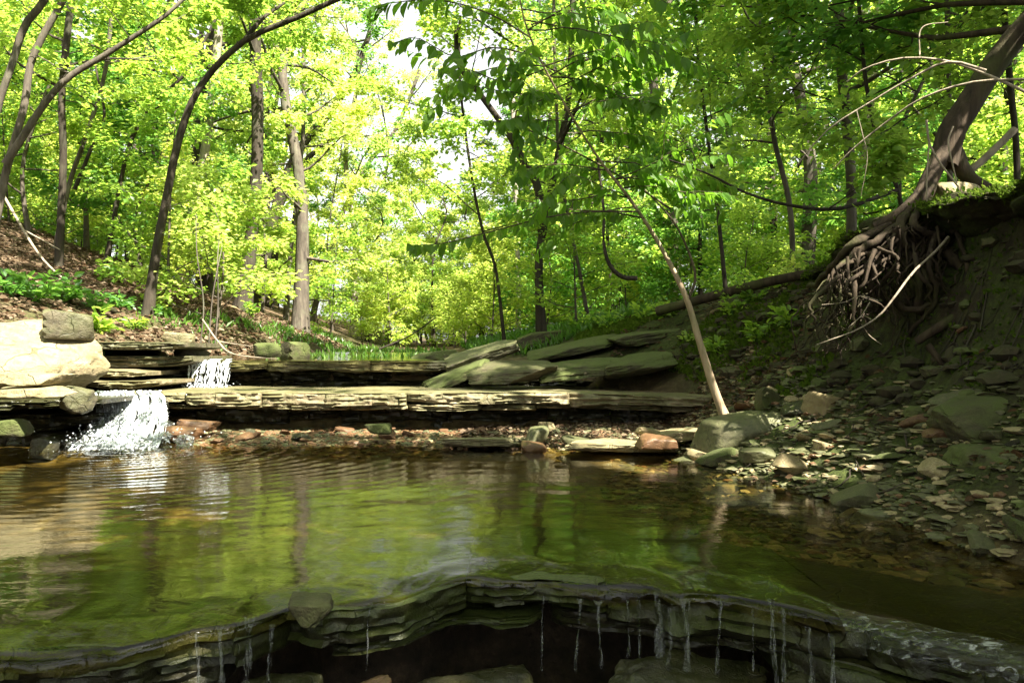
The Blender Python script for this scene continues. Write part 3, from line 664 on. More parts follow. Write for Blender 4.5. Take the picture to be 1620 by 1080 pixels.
clods('soil_clod', 1300, 22, (2.0, 4.2, 3.0, 9.0), lambda x, y: (x > kx(R1, y) - .05) & (x < kx(R3, y) + .1), (.012, .085), [M['soil_clod'], M['soil_clod'], M['soil_clod'], M['rock_moss']], (.35, .8))

# ------------------------------------------------------------------ leaves and wood
def norm(v): return v / np.maximum(np.linalg.norm(v, axis=-1, keepdims=True), 1e-9)

SHAFTS = [(P(70, 545, 6.6), .62), (P(110, 600, 6.4), .45), (P(300, 632, 7.6), .5), (P(450, 628, 7.6), .45), (P(600, 628, 7.6), .45), (P(720, 628, 7.6), .4),
          (P(850, 632, 7.6), .4), (P(960, 690, 6.7), .6), (P(1060, 690, 6.4), .6), (P(860, 690, 6.8), .4), (P(1110, 560, 6.2), .42), (P(1090, 470, 6.2), .42), (P(1135, 630, 6.2), .3), (P(1060, 410, 6.2), .3),
          (P(1380, 695, 5.2), .5), (P(1310, 640, 5.7), .42), (P(1300, 705, 5.3), .5), (P(1230, 735, 5.0), .36), (P(1180, 690, 5.9), .42), (P(1245, 600, 6.5), .25), (P(1340, 760, 4.6), .25), (P(330, 590, 8.9), .4), (P(180, 520, 8.3), .2),
          (P(1400, 380, 6.0), .3), (P(700, 690, 6.9), .35)]
def cull(Pt):  # leaves in the way of the sun are dropped to light chosen spots
    keep = np.ones(len(Pt), bool)
    for p, r in SHAFTS:
        v = Pt - p; t = v @ SUN
        d = np.linalg.norm(v - t[:, None] * SUN, axis=1)
        keep &= ~((t > 0.3) & (d < r))
    return keep

def leaf_geo(Pt, D, Nn, size, width=.34, detail=1):
    D = norm(D); S = norm(np.cross(D, Nn)); Nn = np.cross(S, D)
    if detail == 0:
        L = [(0, 0, 0), (-width, .48, .10), (0, 1, -.06), (width, .48, .10)]; T = [(0, 1, 2), (0, 2, 3)]
    elif detail == 1:
        L = [(0, 0, 0), (-width * .9, .3, .07), (-width * .72, .68, .04), (0, 1, -.14), (width * .72, .68, .04), (width * .9, .3, .07)]; T = [(0, 1, 2, 3), (0, 3, 4, 5)]
    else:
        L = [(0, 0, 0), (-width * .6, .13, .04), (-width, .36, .08), (-width * .82, .64, .05), (-width * .36, .87, -.04), (0, 1, -.16),
             (width * .36, .87, -.04), (width * .82, .64, .05), (width, .36, .08), (width * .6, .13, .04), (0, .36, 0), (0, .64, -.03)]
        T = [(0, 1, 2, 10), (10, 2, 3, 11), (11, 3, 4, 5), (0, 10, 8, 9), (10, 11, 7, 8), (11, 5, 6, 7)]
    L = np.array(L)
    V = Pt[:, None] + size[:, None, None] * (L[None, :, 0:1] * S[:, None] + L[None, :, 1:2] * D[:, None] + L[None, :, 2:3] * Nn[:, None])
    n = len(Pt); T = np.array(T)
    Q = T[None] + (np.arange(n) * len(L))[:, None, None]
    return V.reshape(-1, 3), Q.reshape(-1, T.shape[1]), len(L)

def leaf_mesh(name, Pt, D, Nn, size, m, tone, width=.34, detail=1):
    V, Q, k = leaf_geo(Pt, D, Nn, size, width, detail)
    return mesh(name, V, [Q], m, {'leaf_tone': np.repeat(tone, k)}, smooth=False)

def catmull(pts, n):
    p = np.asarray(pts, float)
    if len(p) < 3: return p[0] + (p[-1] - p[0]) * np.linspace(0, 1, n)[:, None]
    q = np.concatenate([[2 * p[0] - p[1]], p, [2 * p[-1] - p[-2]]])
    t = np.linspace(0, len(p) - 1 - 1e-6, n); i = t.astype(int); f = (t - i)[:, None]
    a, b, c, d = q[i], q[i + 1], q[i + 2], q[i + 3]
    return .5 * (2 * b + (c - a) * f + (2 * a - 5 * b + 4 * c - d) * f ** 2 + (3 * b - a - 3 * c + d) * f ** 3)

class Wood:
    def __init__(s, open_to_sun=False): s.V = []; s.Q = []; s.n = 0; s.open = open_to_sun
    def tube(s, pts, rad, sides=6, lump=0.0, seed=0):
        pts = np.asarray(pts, float); rad = np.asarray(rad, float); n = len(pts)
        if s.open and rad[0] < .07 and not cull(pts).all(): return      # thin limbs left out to open sun gaps in the added canopy
        T = norm(np.gradient(pts, axis=0))
        ref = np.array([0, 0, 1.0]) if abs(T[:, 2]).mean() < .75 else np.array([1.0, 0, 0])
        U = norm(np.cross(T, ref)); W = np.cross(T, U)
        a = np.arange(sides) * 2 * math.pi / sides
        rr = rad[:, None] * np.ones((1, sides))
        if lump: rr = rr * (1 + lump * vnoise(np.cos(a)[None] * 1.3 + 0 * rr, np.sin(a)[None] * 1.3 + 0 * rr, np.arange(n)[:, None] * .45 + 0 * rr, seed))
        V = pts[:, None] + rr[..., None] * (np.cos(a)[None, :, None] * U[:, None] + np.sin(a)[None, :, None] * W[:, None])
        i = np.arange(n - 1)[:, None] * sides; j = np.arange(sides)[None]; j2 = (j + 1) % sides
        s.Q.append(np.stack([i + j, i + j2, i + sides + j2, i + sides + j], -1).reshape(-1, 4) + s.n)
        tip = pts[-1] + T[-1] * rad[-1] * .5
        s.V.append(V.reshape(-1, 3)); s.n += n * sides
    def mesh(s, name, m): return mesh(name, np.concatenate(s.V), [np.concatenate(s.Q)], m)

def bend_path(rg, p0, d, L, n, up=0.15, wob=.18):
    pts = [np.array(p0, float)]; d = norm(np.array(d, float))
    for k in range(n - 1):
        d = norm(d + rg.normal(0, wob, 3) + np.array([0, 0, up]))
        pts.append(pts[-1] + d * L / (n - 1))
    return np.array(pts)

class Leaves:
    def __init__(s): s.P = []; s.D = []; s.N = []; s.S = []
    def add(s, P_, D, N, S): s.P.append(P_); s.D.append(D); s.N.append(N); s.S.append(S)
    def arrays(s): return [np.concatenate(v) for v in (s.P, s.D, s.N, s.S)]

def twig_leaves(rg, lv, pts, n, size, flat=.45, spread=.16, droop=.25):
    t = rg.uniform(.1, 1.0, n) * (len(pts) - 1); i = np.minimum(t.astype(int), len(pts) - 2); f = (t - i)[:, None]
    p = pts[i] * (1 - f) + pts[i + 1] * f
    d = norm(pts[i + 1] - pts[i])
    up = np.array([0, 0, 1.0]); side = norm(np.cross(d, up)); sg = rg.choice([-1, 1], n)[:, None]
    dd = norm(d * rg.uniform(.2, 1, (n, 1)) + side * sg * rg.uniform(.5, 1.1, (n, 1)) + rg.normal(0, .25, (n, 3)) - up * droop)
    nn = norm(up + rg.normal(0, flat, (n, 3)))
    p = p + dd * rg.uniform(0, spread, (n, 1)) + rg.normal(0, spread * .35, (n, 3))
    lv.add(p, dd, nn, size * rg.uniform(.6, 1.25, n))

def grow(rg, wood, lv, path, r0, r1, nl=14, h0=.3, h1=1.0, L=3.0, el=(.05, .6), nsub=6, ntw=3, nlf=26, lsize=.12, up=.06, taper=.55, sides=9, lump=.08, flare=.5, azf=None, npt=22, trunk=True, flat=.45):
    tp = catmull(path, npt); t = np.linspace(0, 1, npt)
    rad = r0 + (r1 - r0) * t ** .8; rad = rad * (1 + flare * np.exp(-t * 18))
    if trunk: wood.tube(tp, rad, sides, lump, int(rg.integers(1e6)))
    az = rg.uniform(0, 6.28)
    for k in range(nl):
        u = h0 + (h1 - h0) * (k + rg.uniform(0, .9)) / nl; u = min(u, .995)
        i = u * (npt - 1); i0 = min(int(i), npt - 2); p = tp[i0] + (tp[i0 + 1] - tp[i0]) * (i - i0)
        az += 2.4 + rg.normal(0, .4); a = az if azf is None else azf(rg)
        e = rg.uniform(*el) + .5 * max(0, u - .7)
        d = np.array([math.cos(a) * math.cos(e), math.sin(a) * math.cos(e), math.sin(e)])
        ln = L * (1 - taper * ((u - h0) / max(h1 - h0, .01))) * rg.uniform(.65, 1.15)
        lp = bend_path(rg, p, d, ln, 8, up, .12)
        rl = min(rad[i0] * .5, .012 + .016 * ln)
        wood.tube(lp, np.linspace(rl, .004, 8), 5)
        for q in range(nsub):
            w = .25 + .75 * (q + rg.random()) / nsub; w = min(w, .98) * 7; w0 = int(w); sp = lp[w0] + (lp[min(w0 + 1, 7)] - lp[w0]) * (w - w0)
            ld = norm(lp[min(w0 + 1, 7)] - lp[max(w0 - 1, 0)]); sd = norm(np.cross(ld, [0, 0, 1.0])) * (1 if q % 2 else -1)
            sdir = norm(ld * rg.uniform(.4, .9) + sd * rg.uniform(.5, 1) + np.array([0, 0, rg.uniform(-.12, .22)]))
            sl_ = ln * rg.uniform(.25, .45) * (1.15 - w / 9)
            spth = bend_path(rg, sp, sdir, sl_, 5, .0, .16)
            wood.tube(spth, np.linspace(max(.004, rl * .35), .002, 5), 3)
            for z in range(ntw):
                b0 = spth[rg.integers(1, 5)]; td = norm(sdir + rg.normal(0, .45, 3) * np.array([1, 1, .35]))
                tw = bend_path(rg, b0, td, sl_ * rg.uniform(.35, .7), 4, -.03, .15)
                if nlf > 21: wood.tube(tw, np.linspace(.003, .0015, 4), 3)
                twig_leaves(rg, lv, tw, nlf, lsize, flat)
            twig_leaves(rg, lv, spth, nlf // 2, lsize, flat)
    return tp

def clump_tone(rg, Pt, sc=1.0, s=0):
    return np.clip(.5 + .35 * fbm(Pt[:, 0] * sc, Pt[:, 1] * sc, Pt[:, 2] * sc, s, 2) + rg.normal(0, .2, len(Pt)), 0, 1)

def tree_thing(name, base, wood, lv, bark, leafm, label, group, rg, width=.36, detail=0, docull=True, cat='tree', offset=True):
    base = np.asarray(base, float)
    e = obj(name, None, None, label, cat, group, None, base)
    me = wood.mesh('trunk', bark); me.transform(Matrix.Translation((-base).tolist())); obj('trunk', me, e)
    if lv is not None and lv.P:
        Pt, D, N_, S = lv.arrays()
        if docull:
            k = cull(Pt); Pt, D, N_, S = Pt[k], D[k], N_[k], S[k]
        me = leaf_mesh('crown', Pt - base, D, N_, S, leafm, clump_tone(rg, Pt), width, detail); obj('crown', me, e)
    return e

# ------------------------------------------------------------------ forest: a few grown trees, copied with their parts
def proto_tree(kind, seed):
    rg = np.random.default_rng(seed); w = Wood(); lv = Leaves()
    if kind == 'tall':
        H = rg.uniform(16, 20); pth = [(0, 0, -.3)] + [(rg.normal(0, .22) * k, rg.normal(0, .22) * k, H * k / 5) for k in range(1, 6)]
        grow(rg, w, lv, pth, rg.uniform(.13, .2), .03, 20, .30, 1.0, 3.6, (.1, .7), 6, 3, 15, .15, .05, .5, 8)
        grow(rg, w, lv, pth, .1, .03, 7, .10, .34, 2.4, (.0, .3), 5, 3, 14, .13, .0, .2, 8, trunk=False)
    elif kind == 'young':
        H = rg.uniform(6, 9); pth = [(0, 0, -.2)] + [(rg.normal(0, .18) * k, rg.normal(0, .18) * k, H * k / 5) for k in range(1, 6)]
        grow(rg, w, lv, pth, rg.uniform(.04, .07), .01, 20, .12, 1.0, 2.3, (.0, .5), 6, 3, 15, .115, .02, .55, 6)
    else:
        H = rg.uniform(2.2, 3.2); pth = [(0, 0, -.1), (.1, .05, H * .5), (rg.normal(0, .3), rg.normal(0, .3), H)]
        grow(rg, w, lv, pth, .025, .006, 15, .06, 1.0, 1.3, (.1, .7), 5, 3, 14, .09, .0, .4, 5)
    return w, lv, rg

PT = {}
for kind, n, barks in (('tall', 5, ('bark_grey', 'bark_dark', 'bark_grey', 'bark_pale', 'bark_dark')), ('young', 4, ('bark_dark', 'bark_grey', 'bark_dark', 'bark_grey')), ('shrub', 3, ('bark_grey',) * 3)):
    PT[kind] = []
    for k in range(n):
        w, lv, rg = proto_tree(kind, 900 + k * 13 + len(kind))
        Pt, D, N_, S = lv.arrays(); tn = clump_tone(rg, Pt, .8)
        PT[kind].append((w.mesh('trunk', M[barks[k]]), [leaf_mesh('crown', Pt, D, N_, S, M[lm], tn, .38, 0) for lm in ('leaf', 'leaf_yellow', 'leaf_deep')]))

def forest():
    rg = np.random.default_rng(77); spots = []
    def place(kind, n, box, mind, cond, smin=.85, smax=1.2):
        got = 0; tr = 0
        while got < n and tr < 6000:
            tr += 1
            y = box[2] + (box[3] - box[2]) * rg.random() ** .85; x = rg.uniform(-1, 1) * (0.80 * y + 3) if box[0] is None else rg.uniform(box[0], box[1])
            if not cond(x, y): continue
            if any((x - a) ** 2 + (y - b) ** 2 < mind * mind for a, b, kk in spots if kk == kind): continue
            spots.append((x, y, kind)); got += 1
            g = float(ground(x, y))
            bl, br = float(np.interp(y, KY, BL)), float(np.interp(y, KY, BR))
            zone = 'left' if x < bl else ('right' if x > br + 1.0 else 'mid')
            tw, cr = PT[kind][rg.integers(len(PT[kind]))]
            u = x / y
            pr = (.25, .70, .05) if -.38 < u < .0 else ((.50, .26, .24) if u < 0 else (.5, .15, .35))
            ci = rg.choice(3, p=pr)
            nm = {'tall': 'forest_tree', 'young': 'young_tree', 'shrub': 'shrub'}[kind]
            zn = {'left': 'on the slope behind the left bank', 'right': 'on the level ground behind the right bank', 'mid': 'in the valley beyond the upper ledge'}[zone]
            ds = {'tall': 'tall slender tree among many', 'young': 'thin young leafy tree among many', 'shrub': 'low leafy bush among many'}[kind]
            gp = {'tall': 'tall trees ', 'young': 'young trees ', 'shrub': 'bushes '}[kind] + zn
            e = obj(nm, None, None, ds + ' ' + zn, 'bush' if kind == 'shrub' else 'tree', gp, None, (x, y, g), (0, 0, rg.uniform(0, 6.28)), rg.uniform(smin, smax))
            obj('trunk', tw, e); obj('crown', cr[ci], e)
    corridor = lambda x, y: not (float(np.interp(y, KY, BL)) - .6 < x < float(np.interp(y, KY, BR)) + .5 and y < 26)
    gap = lambda x, y: abs(x + .10 * y) > 2.0 + .040 * y
    place('tall', 95, (None, None, 16, 62), 2.7, lambda x, y: corridor(x, y) and gap(x, y))
    place('young', 110, (None, None, 12, 46), 1.8, lambda x, y: corridor(x, y) and (gap(x, y) or y > 30))
    place('shrub', 46, (-5.0, 5.0, 15.5, 30), 1.0, lambda x, y: (x > float(np.interp(y, KY, BL)) - 1.5) and not (y < 19 and x < float(np.interp(y, KY, BR)) + .3), .7, 1.1)
    place('young', 16, (-6.0, 4.0, 24, 46), 1.6, lambda x, y: True)
    place('shrub', 110, (None, None, 11.5, 42), 1.2, corridor)
forest()

# ------------------------------------------------------------------ trees one can pick out
def hero(label, path, wpx, wtop, bark, leafm, seed, Y=None, H=0, nl=12, h0=.40, L=2.6, lsize=.09, nlf=24, nsub=6, ntw=3, base_hit=True, name='tree', dep=None, extra=None, flare=.5, limbs=(), el=(.0, .5), detail=0, azf=None, sides=10):
    rg = np.random.default_rng(seed)
    if Y is None:
        b = hit(*path[0]); Y = b[1]
    pts = [P(px, py, Y + (dep or 0) * k / max(1, len(path) - 1)) for k, (px, py) in enumerate(path)]
    g = float(ground(pts[0][0], pts[0][1])); pts[0][2] = g - .12
    if H:
        d = norm(pts[-1] - pts[-2]); d = norm(d + np.array([0, 0, .6])); pts.append(pts[-1] + d * H * .5); pts.append(pts[-1] + norm(d + np.array([.1, .1, .6])) * H * .5)
    w = Wood(); lv = Leaves()
    r0, r1 = .58 * wpx / F * Y / 2, .85 * wtop / F * Y / 2
    grow(rg, w, lv, pts, r0, r1, nl, h0, 1.0, L, el, nsub, ntw, nlf, lsize, .04, .35, sides, .1, flare, azf, 28)
    for lp, lw0, lw1, ll in limbs:
        q = catmull([P(px, py, Y + dd) for px, py, dd in lp], 16)
        w.tube(q, np.linspace(lw0 / F * Y / 2, lw1 / F * Y / 2, 16), 7, .08, seed)
        if ll: grow(rg, w, lv, q, .02, .008, ll, .25, 1.0, L * .6, el, nsub, ntw, nlf, lsize, .03, .3, trunk=False, azf=azf)
    return tree_thing(name, (pts[0][0], pts[0][1], g), w, lv, M[bark], M[leafm], label, None, rg, .38, detail)

hero('dark trunk on the left bank that arches far to the right at the top', [(232, 498), (247, 400), (262, 320), (283, 220), (318, 135), (385, 66), (470, 28), (560, -12), (680, -60), (800, -90)], 26, 7, 'bark_dark', 'leaf', 401, nl=7, h0=.75, L=1.8,
     limbs=[([(385, 66, 0), (415, 30, .2), (450, 5, .4)], 9, 4, 3)])
hero('straight pale trunk flecked with sun just right of the arching dark trunk', [(284, 452), (300, 370), (315, 290), (330, 200), (345, 60), (350, -60)], 24, 15, 'bark_pale', 'leaf', 402, H=6, nl=9, h0=.5)
hero('thick dark trunk with a broad foot standing upright left of the valley', [(383, 492), (395, 400), (404, 300), (408, 200), (404, 80), (402, -40)], 34, 20, 'bark_dark', 'leaf', 403, H=6, nl=10, h0=.5, flare=.9)
hero('dark trunk beside the thick one that leans right and forks', [(402, 480), (425, 380), (445, 300), (475, 235), (520, 180), (560, 120)], 32, 9, 'bark_dark', 'leaf_yellow', 404, H=2, nl=8, h0=.5,
     limbs=[([(432, 350, 0), (470, 270, .1), (530, 215, .2), (600, 170, .3)], 12, 5, 3)])
hero('slim dark trunk rising at the left with branches from half way up', [(92, 420), (97, 340), (100, 240), (98, 150), (108, 40), (120, -60)], 20, 12, 'bark_dark', 'leaf', 405, H=5, nl=9, h0=.4)
hero('grey trunk leaning right at the left edge of the picture', [(-30, 420), (8, 280), (38, 170), (52, 90), (100, 0), (150, -90)], 20, 12, 'bark_grey', 'leaf', 406, Y=8.6, H=4, nl=8, h0=.6, dep=.5,
     limbs=[([(8, 260, 0), (90, 140, .1), (170, 85, .2), (255, 30, .3), (300, -10, .4)], 12, 5, 4)])
hero('second leaning trunk close to the left edge reaching the top corner', [(-60, 330), (-10, 200), (20, 100), (40, 40), (85, -30)], 18, 13, 'bark_grey', 'leaf', 407, Y=7.9, H=4, nl=7, h0=.6)
hero('thin dark forked stem on the left slope near the arching trunk', [(165, 430), (185, 320), (205, 230), (240, 165), (290, 120)], 14, 5, 'bark_dark', 'leaf', 408, H=2, nl=8, h0=.35,
     limbs=[([(118, 300, .2), (150, 220, .2), (165, 180, .2), (150, 100, .3)], 7, 3, 2)])
hero('thin leaning trunk on the left slope between the slim and the forked stem', [(85, 420), (110, 290), (140, 205), (165, 120), (175, 40)], 13, 6, 'bark_grey', 'leaf', 409, Y=13.5, H=3, nl=7, h0=.4)
hero('slim grey stem at the foot of the left slope right of the broad footed trunk', [(452, 505), (460, 400), (472, 290), (480, 200), (480, 60)], 12, 7, 'bark_grey', 'leaf_yellow', 410, H=4, nl=10, h0=.4)
hero('thin pale stem leaning right at the valley edge', [(492, 508), (515, 420), (545, 330), (580, 262), (620, 215)], 14, 6, 'bark_grey', 'leaf_yellow', 411, H=3, nl=9, h0=.35)
hero('straight pale slim trunk in the middle beyond the tilted slabs', [(820, 515), (819, 400), (815, 280), (812, 180), (808, 40)], 13, 9, 'bark_pale', 'leaf', 412, Y=17, H=6, nl=10, h0=.45)
hero('dark forked trunk in the middle with one limb arching back to the left', [(858, 522), (852, 430), (858, 370), (872, 300), (886, 230), (900, 150), (905, 40)], 24, 10, 'bark_dark', 'leaf', 413, Y=12.3, H=4, nl=9, h0=.5, flare=.7,
     limbs=[([(858, 370, 0), (852, 300, -.1), (828, 255, -.2), (800, 205, -.3), (760, 150, -.4), (725, 100, -.5), (722, 40, -.6)], 15, 6, 5)])
hero('crooked thin stem left of the dark forked trunk', [(800, 520), (785, 430), (765, 370), (750, 300), (735, 200)], 9, 5, 'bark_dark', 'leaf', 414, Y=13, H=2, nl=8, h0=.3)
hero('thin stem right of the dark forked trunk leaning left', [(935, 500), (915, 420), (900, 350), (885, 260), (880, 150)], 10, 6, 'bark_grey', 'leaf', 415, Y=12.5, H=3, nl=8, h0=.3)
hero('tall grey trunk behind the right bank left of the tree with bare roots', [(1345, 400), (1347, 300), (1340, 200), (1330, 90), (1325, -30)], 26, 20, 'bark_grey', 'leaf', 416, Y=10, H=5, nl=10, h0=.4, L=2.6)
hero('dark slender trunk right of the tree with bare roots', [(1612, 330), (1608, 240), (1600, 150), (1590, 40), (1585, -60)], 16, 12, 'bark_dark', 'leaf_deep', 417, Y=8.5, H=4, nl=9, h0=.4)
hero('thin upright stem behind the leaning tree with bare roots', [(1503, 330), (1502, 200), (1500, 90), (1498, -30)], 14, 10, 'bark_grey', 'leaf', 418, Y=9.5, H=4, nl=10, h0=.35)
hero('leafy maple with drooping branches behind the right bank', [(1255, 430), (1250, 330), (1225, 220), (1210, 100), (1200, -20)], 14, 9, 'bark_grey', 'leaf_deep', 419, Y=9.5, H=3, nl=18, h0=.25, L=2.3, nlf=18, nsub=6, detail=1)
hero('leafy young tree behind the pale sapling on the right bank', [(1150, 440), (1135, 330), (1120, 220), (1105, 90), (1100, 0)], 10, 6, 'bark_dark', 'leaf', 420, Y=10.5, H=2, nl=18, h0=.15, L=2.0, nlf=18, nsub=6)
hero('thin branching tree whose dark lower branch curves across the right wood', [(1440, 345), (1420, 300), (1390, 230), (1370, 130), (1360, 20)], 12, 7, 'bark_dark', 'leaf', 421, Y=7.6, H=2, nl=14, h0=.3, L=1.8,
     limbs=[([(1420, 300, 0), (1330, 330, -.3), (1250, 325, -.5), (1180, 305, -.6), (1120, 275, -.7), (1050, 250, -.8)], 7, 2, 3)])

# ------------------------------------------------------------------ unseen trees added for shade beyond the right edge and behind the camera
def shade(x, y, H, seed, label, L=3.8, nl=18, leafm='leaf', h0=.25):
    rg = np.random.default_rng(seed); g = float(ground(x, y)); w = Wood(True); lv = Leaves()
    pts = [(x, y, g - .1)] + [(x + rg.normal(0, .2) * k, y + rg.normal(0, .2) * k, g + H * k / 4) for k in range(1, 5)]
    grow(rg, w, lv, pts, .2, .04, nl, h0, 1.0, L, (.05, .6), 6, 3, 20, .17, .04, .45, 9)
    tree_thing('tree', (x, y, g), w, lv, M['bark_dark'], M[leafm], label, 'trees outside the right edge', rg, .4, 0)
for k, (x, y, H, L) in enumerate([(5.2, 1.6, 11, 4.4), (6.4, 4.6, 13, 4.2), (8.6, 7.2, 14, 4.2), (7.6, -1.2, 13, 4.4), (9.5, 3.0, 15, 4.2), (4.4, -2.2, 11, 5), (10.5, 9.5, 15, 4.2), (3.2, -5.5, 12, 4.8), (7, -5, 14, 4.6), (6.4, 0.4, 11, 4.6), (4.3, -0.5, 9, 4.0)]):
    shade(x, y, H, 700 + k, 'shade tree standing on the right bank outside the picture', L)
for k, (x, y, H, L) in enumerate([(-5.6, 1.2, 11, 4.2), (-5.0, -3.0, 11, 4.6), (-1.2, -6.5, 12, 4.6), (-8.5, 3.8, 13, 4.2)]):
    shade(x, y, H, 740 + k, 'shade tree standing behind the camera outside the picture', L, h0=.12)

# ------------------------------------------------------------------ the tree with bare roots on the right bank
def root_tree():
    rg = np.random.default_rng(33); Y = 5.9; w = Wood(); lv = Leaves()
    tp = [P(1492, 262, Y), P(1508, 205, Y), P(1542, 150, Y), (P(1585, 85, Y)), P(1622, 40, Y - .05), P(1700, -60, Y - .1), P(1790, -220, Y - .1), P(1850, -420, Y)]
    q = catmull(tp, 30); w.tube(q, np.linspace(.105, .07, 30), 14, .12, 3)
    g = float(ground(q[0][0], Y))
    grow(rg, w, lv, q, .1, .05, 20, .52, 1.0, 3.4, (0, .5), 6, 3, 20, .12, .03, .3, trunk=False)
    def leg(pl, r0, r1, s):
        pts = catmull([P(a, b_, Y + d) for a, b_, d in pl], 16); w.tube(pts, np.linspace(r0, r1, 16), 10, .16, s)
    leg([(1500, 225, 0), (1482, 262, -.05), (1462, 300, -.15), (1430, 335, -.2), (1385, 360, -.1)], .075, .045, 5)
    leg([(1495, 235, -.02), (1478, 270, -.12), (1468, 305, -.22), (1463, 330, -.26)], .055, .04, 6)
    leg([(1500, 225, .05), (1520, 265, .0), (1545, 290, .0), (1575, 303, .02), (1610, 308, .1)], .075, .035, 7)
    leg([(1505, 230, .1), (1525, 270, .25), (1540, 305, .35)], .065, .045, 8)
    leg([(1495, 240, .1), (1470, 290, .3), (1440, 320, .5)], .055, .04, 9)
    base = np.array([q[0][0], Y, g]); e = obj('tree', None, None, 'leaning tree on stilt like bare roots on top of the right bank', 'tree', None, None, base)
    T = Matrix.Translation((-base).tolist())
    me = w.mesh('trunk', M['root']); me.transform(T); obj('trunk', me, e)
    Pt, D, N_, S = lv.arrays(); k = cull(Pt); Pt, D, N_, S = Pt[k], D[k], N_[k], S[k]
    obj('crown', leaf_mesh('crown', Pt - base, D, N_, S, M['leaf_deep'], clump_tone(rg, Pt), .38, 0), e)
    # the hanging roots, each one a part
    def root(pl, r0, r1, s):
        ww = Wood(); pts = catmull([P(a, b_, Y + d) for a, b_, d in pl], 18); pts = pts + .012 * rg.normal(0, 1, pts.shape) * np.linspace(0, 1, 18)[:, None]
        ww.tube(pts, np.linspace(r0, r1, 18) * .78, 8, .35, s); me = ww.mesh('root', M['root']); me.transform(T); obj('root', me, e)
    named = [([(1445, 330, -.25), (1425, 355, -.4), (1432, 385, -.45), (1450, 398, -.3)], .05, .03), ([(1460, 330, -.3), (1445, 350, -.5), (1470, 372, -.5), (1500, 365, -.35)], .04, .025),
             ([(1485, 340, -.3), (1505, 360, -.5), (1530, 388, -.55)], .035, .028), ([(1440, 345, -.2), (1400, 375, -.35), (1360, 395, -.35), (1330, 425, -.25), (1318, 470, -.2)], .055, .03),
             ([(1420, 350, -.15), (1380, 370, -.2), (1345, 392, -.2), (1310, 430, .1), (1280, 455, .4)], .05, .03), ([(1500, 400, -.5), (1520, 425, -.6), (1555, 442, -.6)], .05, .03),
             ([(1440, 400, -.4), (1452, 440, -.5), (1452, 480, -.45), (1466, 510, -.35)], .045, .03), ([(1400, 385, -.35), (1385, 430, -.45), (1370, 470, -.4), (1340, 500, -.2)], .035, .018),
             ([(1540, 400, -.6), (1570, 440, -.7), (1590, 480, -.6), (1620, 510, -.5)], .035, .02), ([(1560, 370, -.6), (1600, 400, -.7), (1640, 420, -.7)], .03, .02),
             ([(1410, 470, -.3), (1440, 490, -.45), (1490, 480, -.5), (1520, 500, -.4)], .03, .018), ([(1480, 370, -.5), (1470, 420, -.6), (1480, 470, -.55), (1440, 530, -.4)], .03, .015),
             ([(1350, 400, -.2), (1345, 450, -.3), (1330, 490, -.2)], .03, .015), ([(1515, 370, -.55), (1530, 430, -.7), (1520, 500, -.6)], .025, .012)]
    for k, (pl, r0, r1) in enumerate(named): root(pl, r0, r1, 40 + k)
    for k in range(120):
        a0 = rg.uniform(1310, 1640); b0 = 345 + 60 * rg.random() + max(0, 1420 - a0) * .7; d0 = -.25 - .3 * rg.random(); a = a0; b_ = b0; pl = [(a, b_, d0)]
        for z in range(3): a += rg.normal(0, 26); b_ += rg.uniform(18, 52); pl.append((a, b_, d0 - rg.uniform(-.1, .15)))
        root(pl, rg.uniform(.006, .028), .004, 90 + k)
    ww = Wood()
    for k in range(420):
        a = rg.uniform(1310, 1640); b_ = 345 + max(0, 1430 - a) * .75 + rg.uniform(0, 120) * rg.random(); d = -.18 - .3 * rg.random(); pl = [P(a, b_, Y + d)]
        for z in range(4): a += rg.normal(0, 12); b_ += rg.uniform(4, 24); pl.append(P(a, b_, Y + d + rg.normal(0, .05)))
        q = catmull(pl, 9); ww.tube(q, np.linspace(rg.uniform(.003, .009), .001, 9), 4)
    me = ww.mesh('hair_root', M['root']); me.transform(T); o = obj('hair_root', me, e); o['kind'] = 'stuff'
    return e
root_tree()
def bank_twigs():
    rg = np.random.default_rng(66); w = Wood()
    for k in range(260):
        x, y = rg.uniform(1.3, 4.0), rg.uniform(4.2, 10.5)
        if x < float(np.interp(y, KY, BR)) + .3: continue
        a = rg.uniform(0, 6.28); L = rg.uniform(.08, .5); t = np.linspace(-.5, .5, 7)
        px = x + math.cos(a) * L * t + .02 * rg.normal(0, 1, 7); py = y + math.sin(a) * L * t + .02 * rg.normal(0, 1, 7)
        w.tube(np.stack([px, py, ground(px, py) + .012 + .02 * rg.random()], 1), np.linspace(rg.uniform(.003, .010), .002, 7), 4)
    obj('twig_litter', w.mesh('twig_litter', M['bark_dark']), kind='stuff')
bank_twigs()
rock('rock', 1512, 325, 5.75, 66, (1, .7, .62), (0, 0, .1), 91, M['stone_tan'], 'mossy stone held between the stilt roots of the leaning tree', 'rock', 4, .1, soft=12)

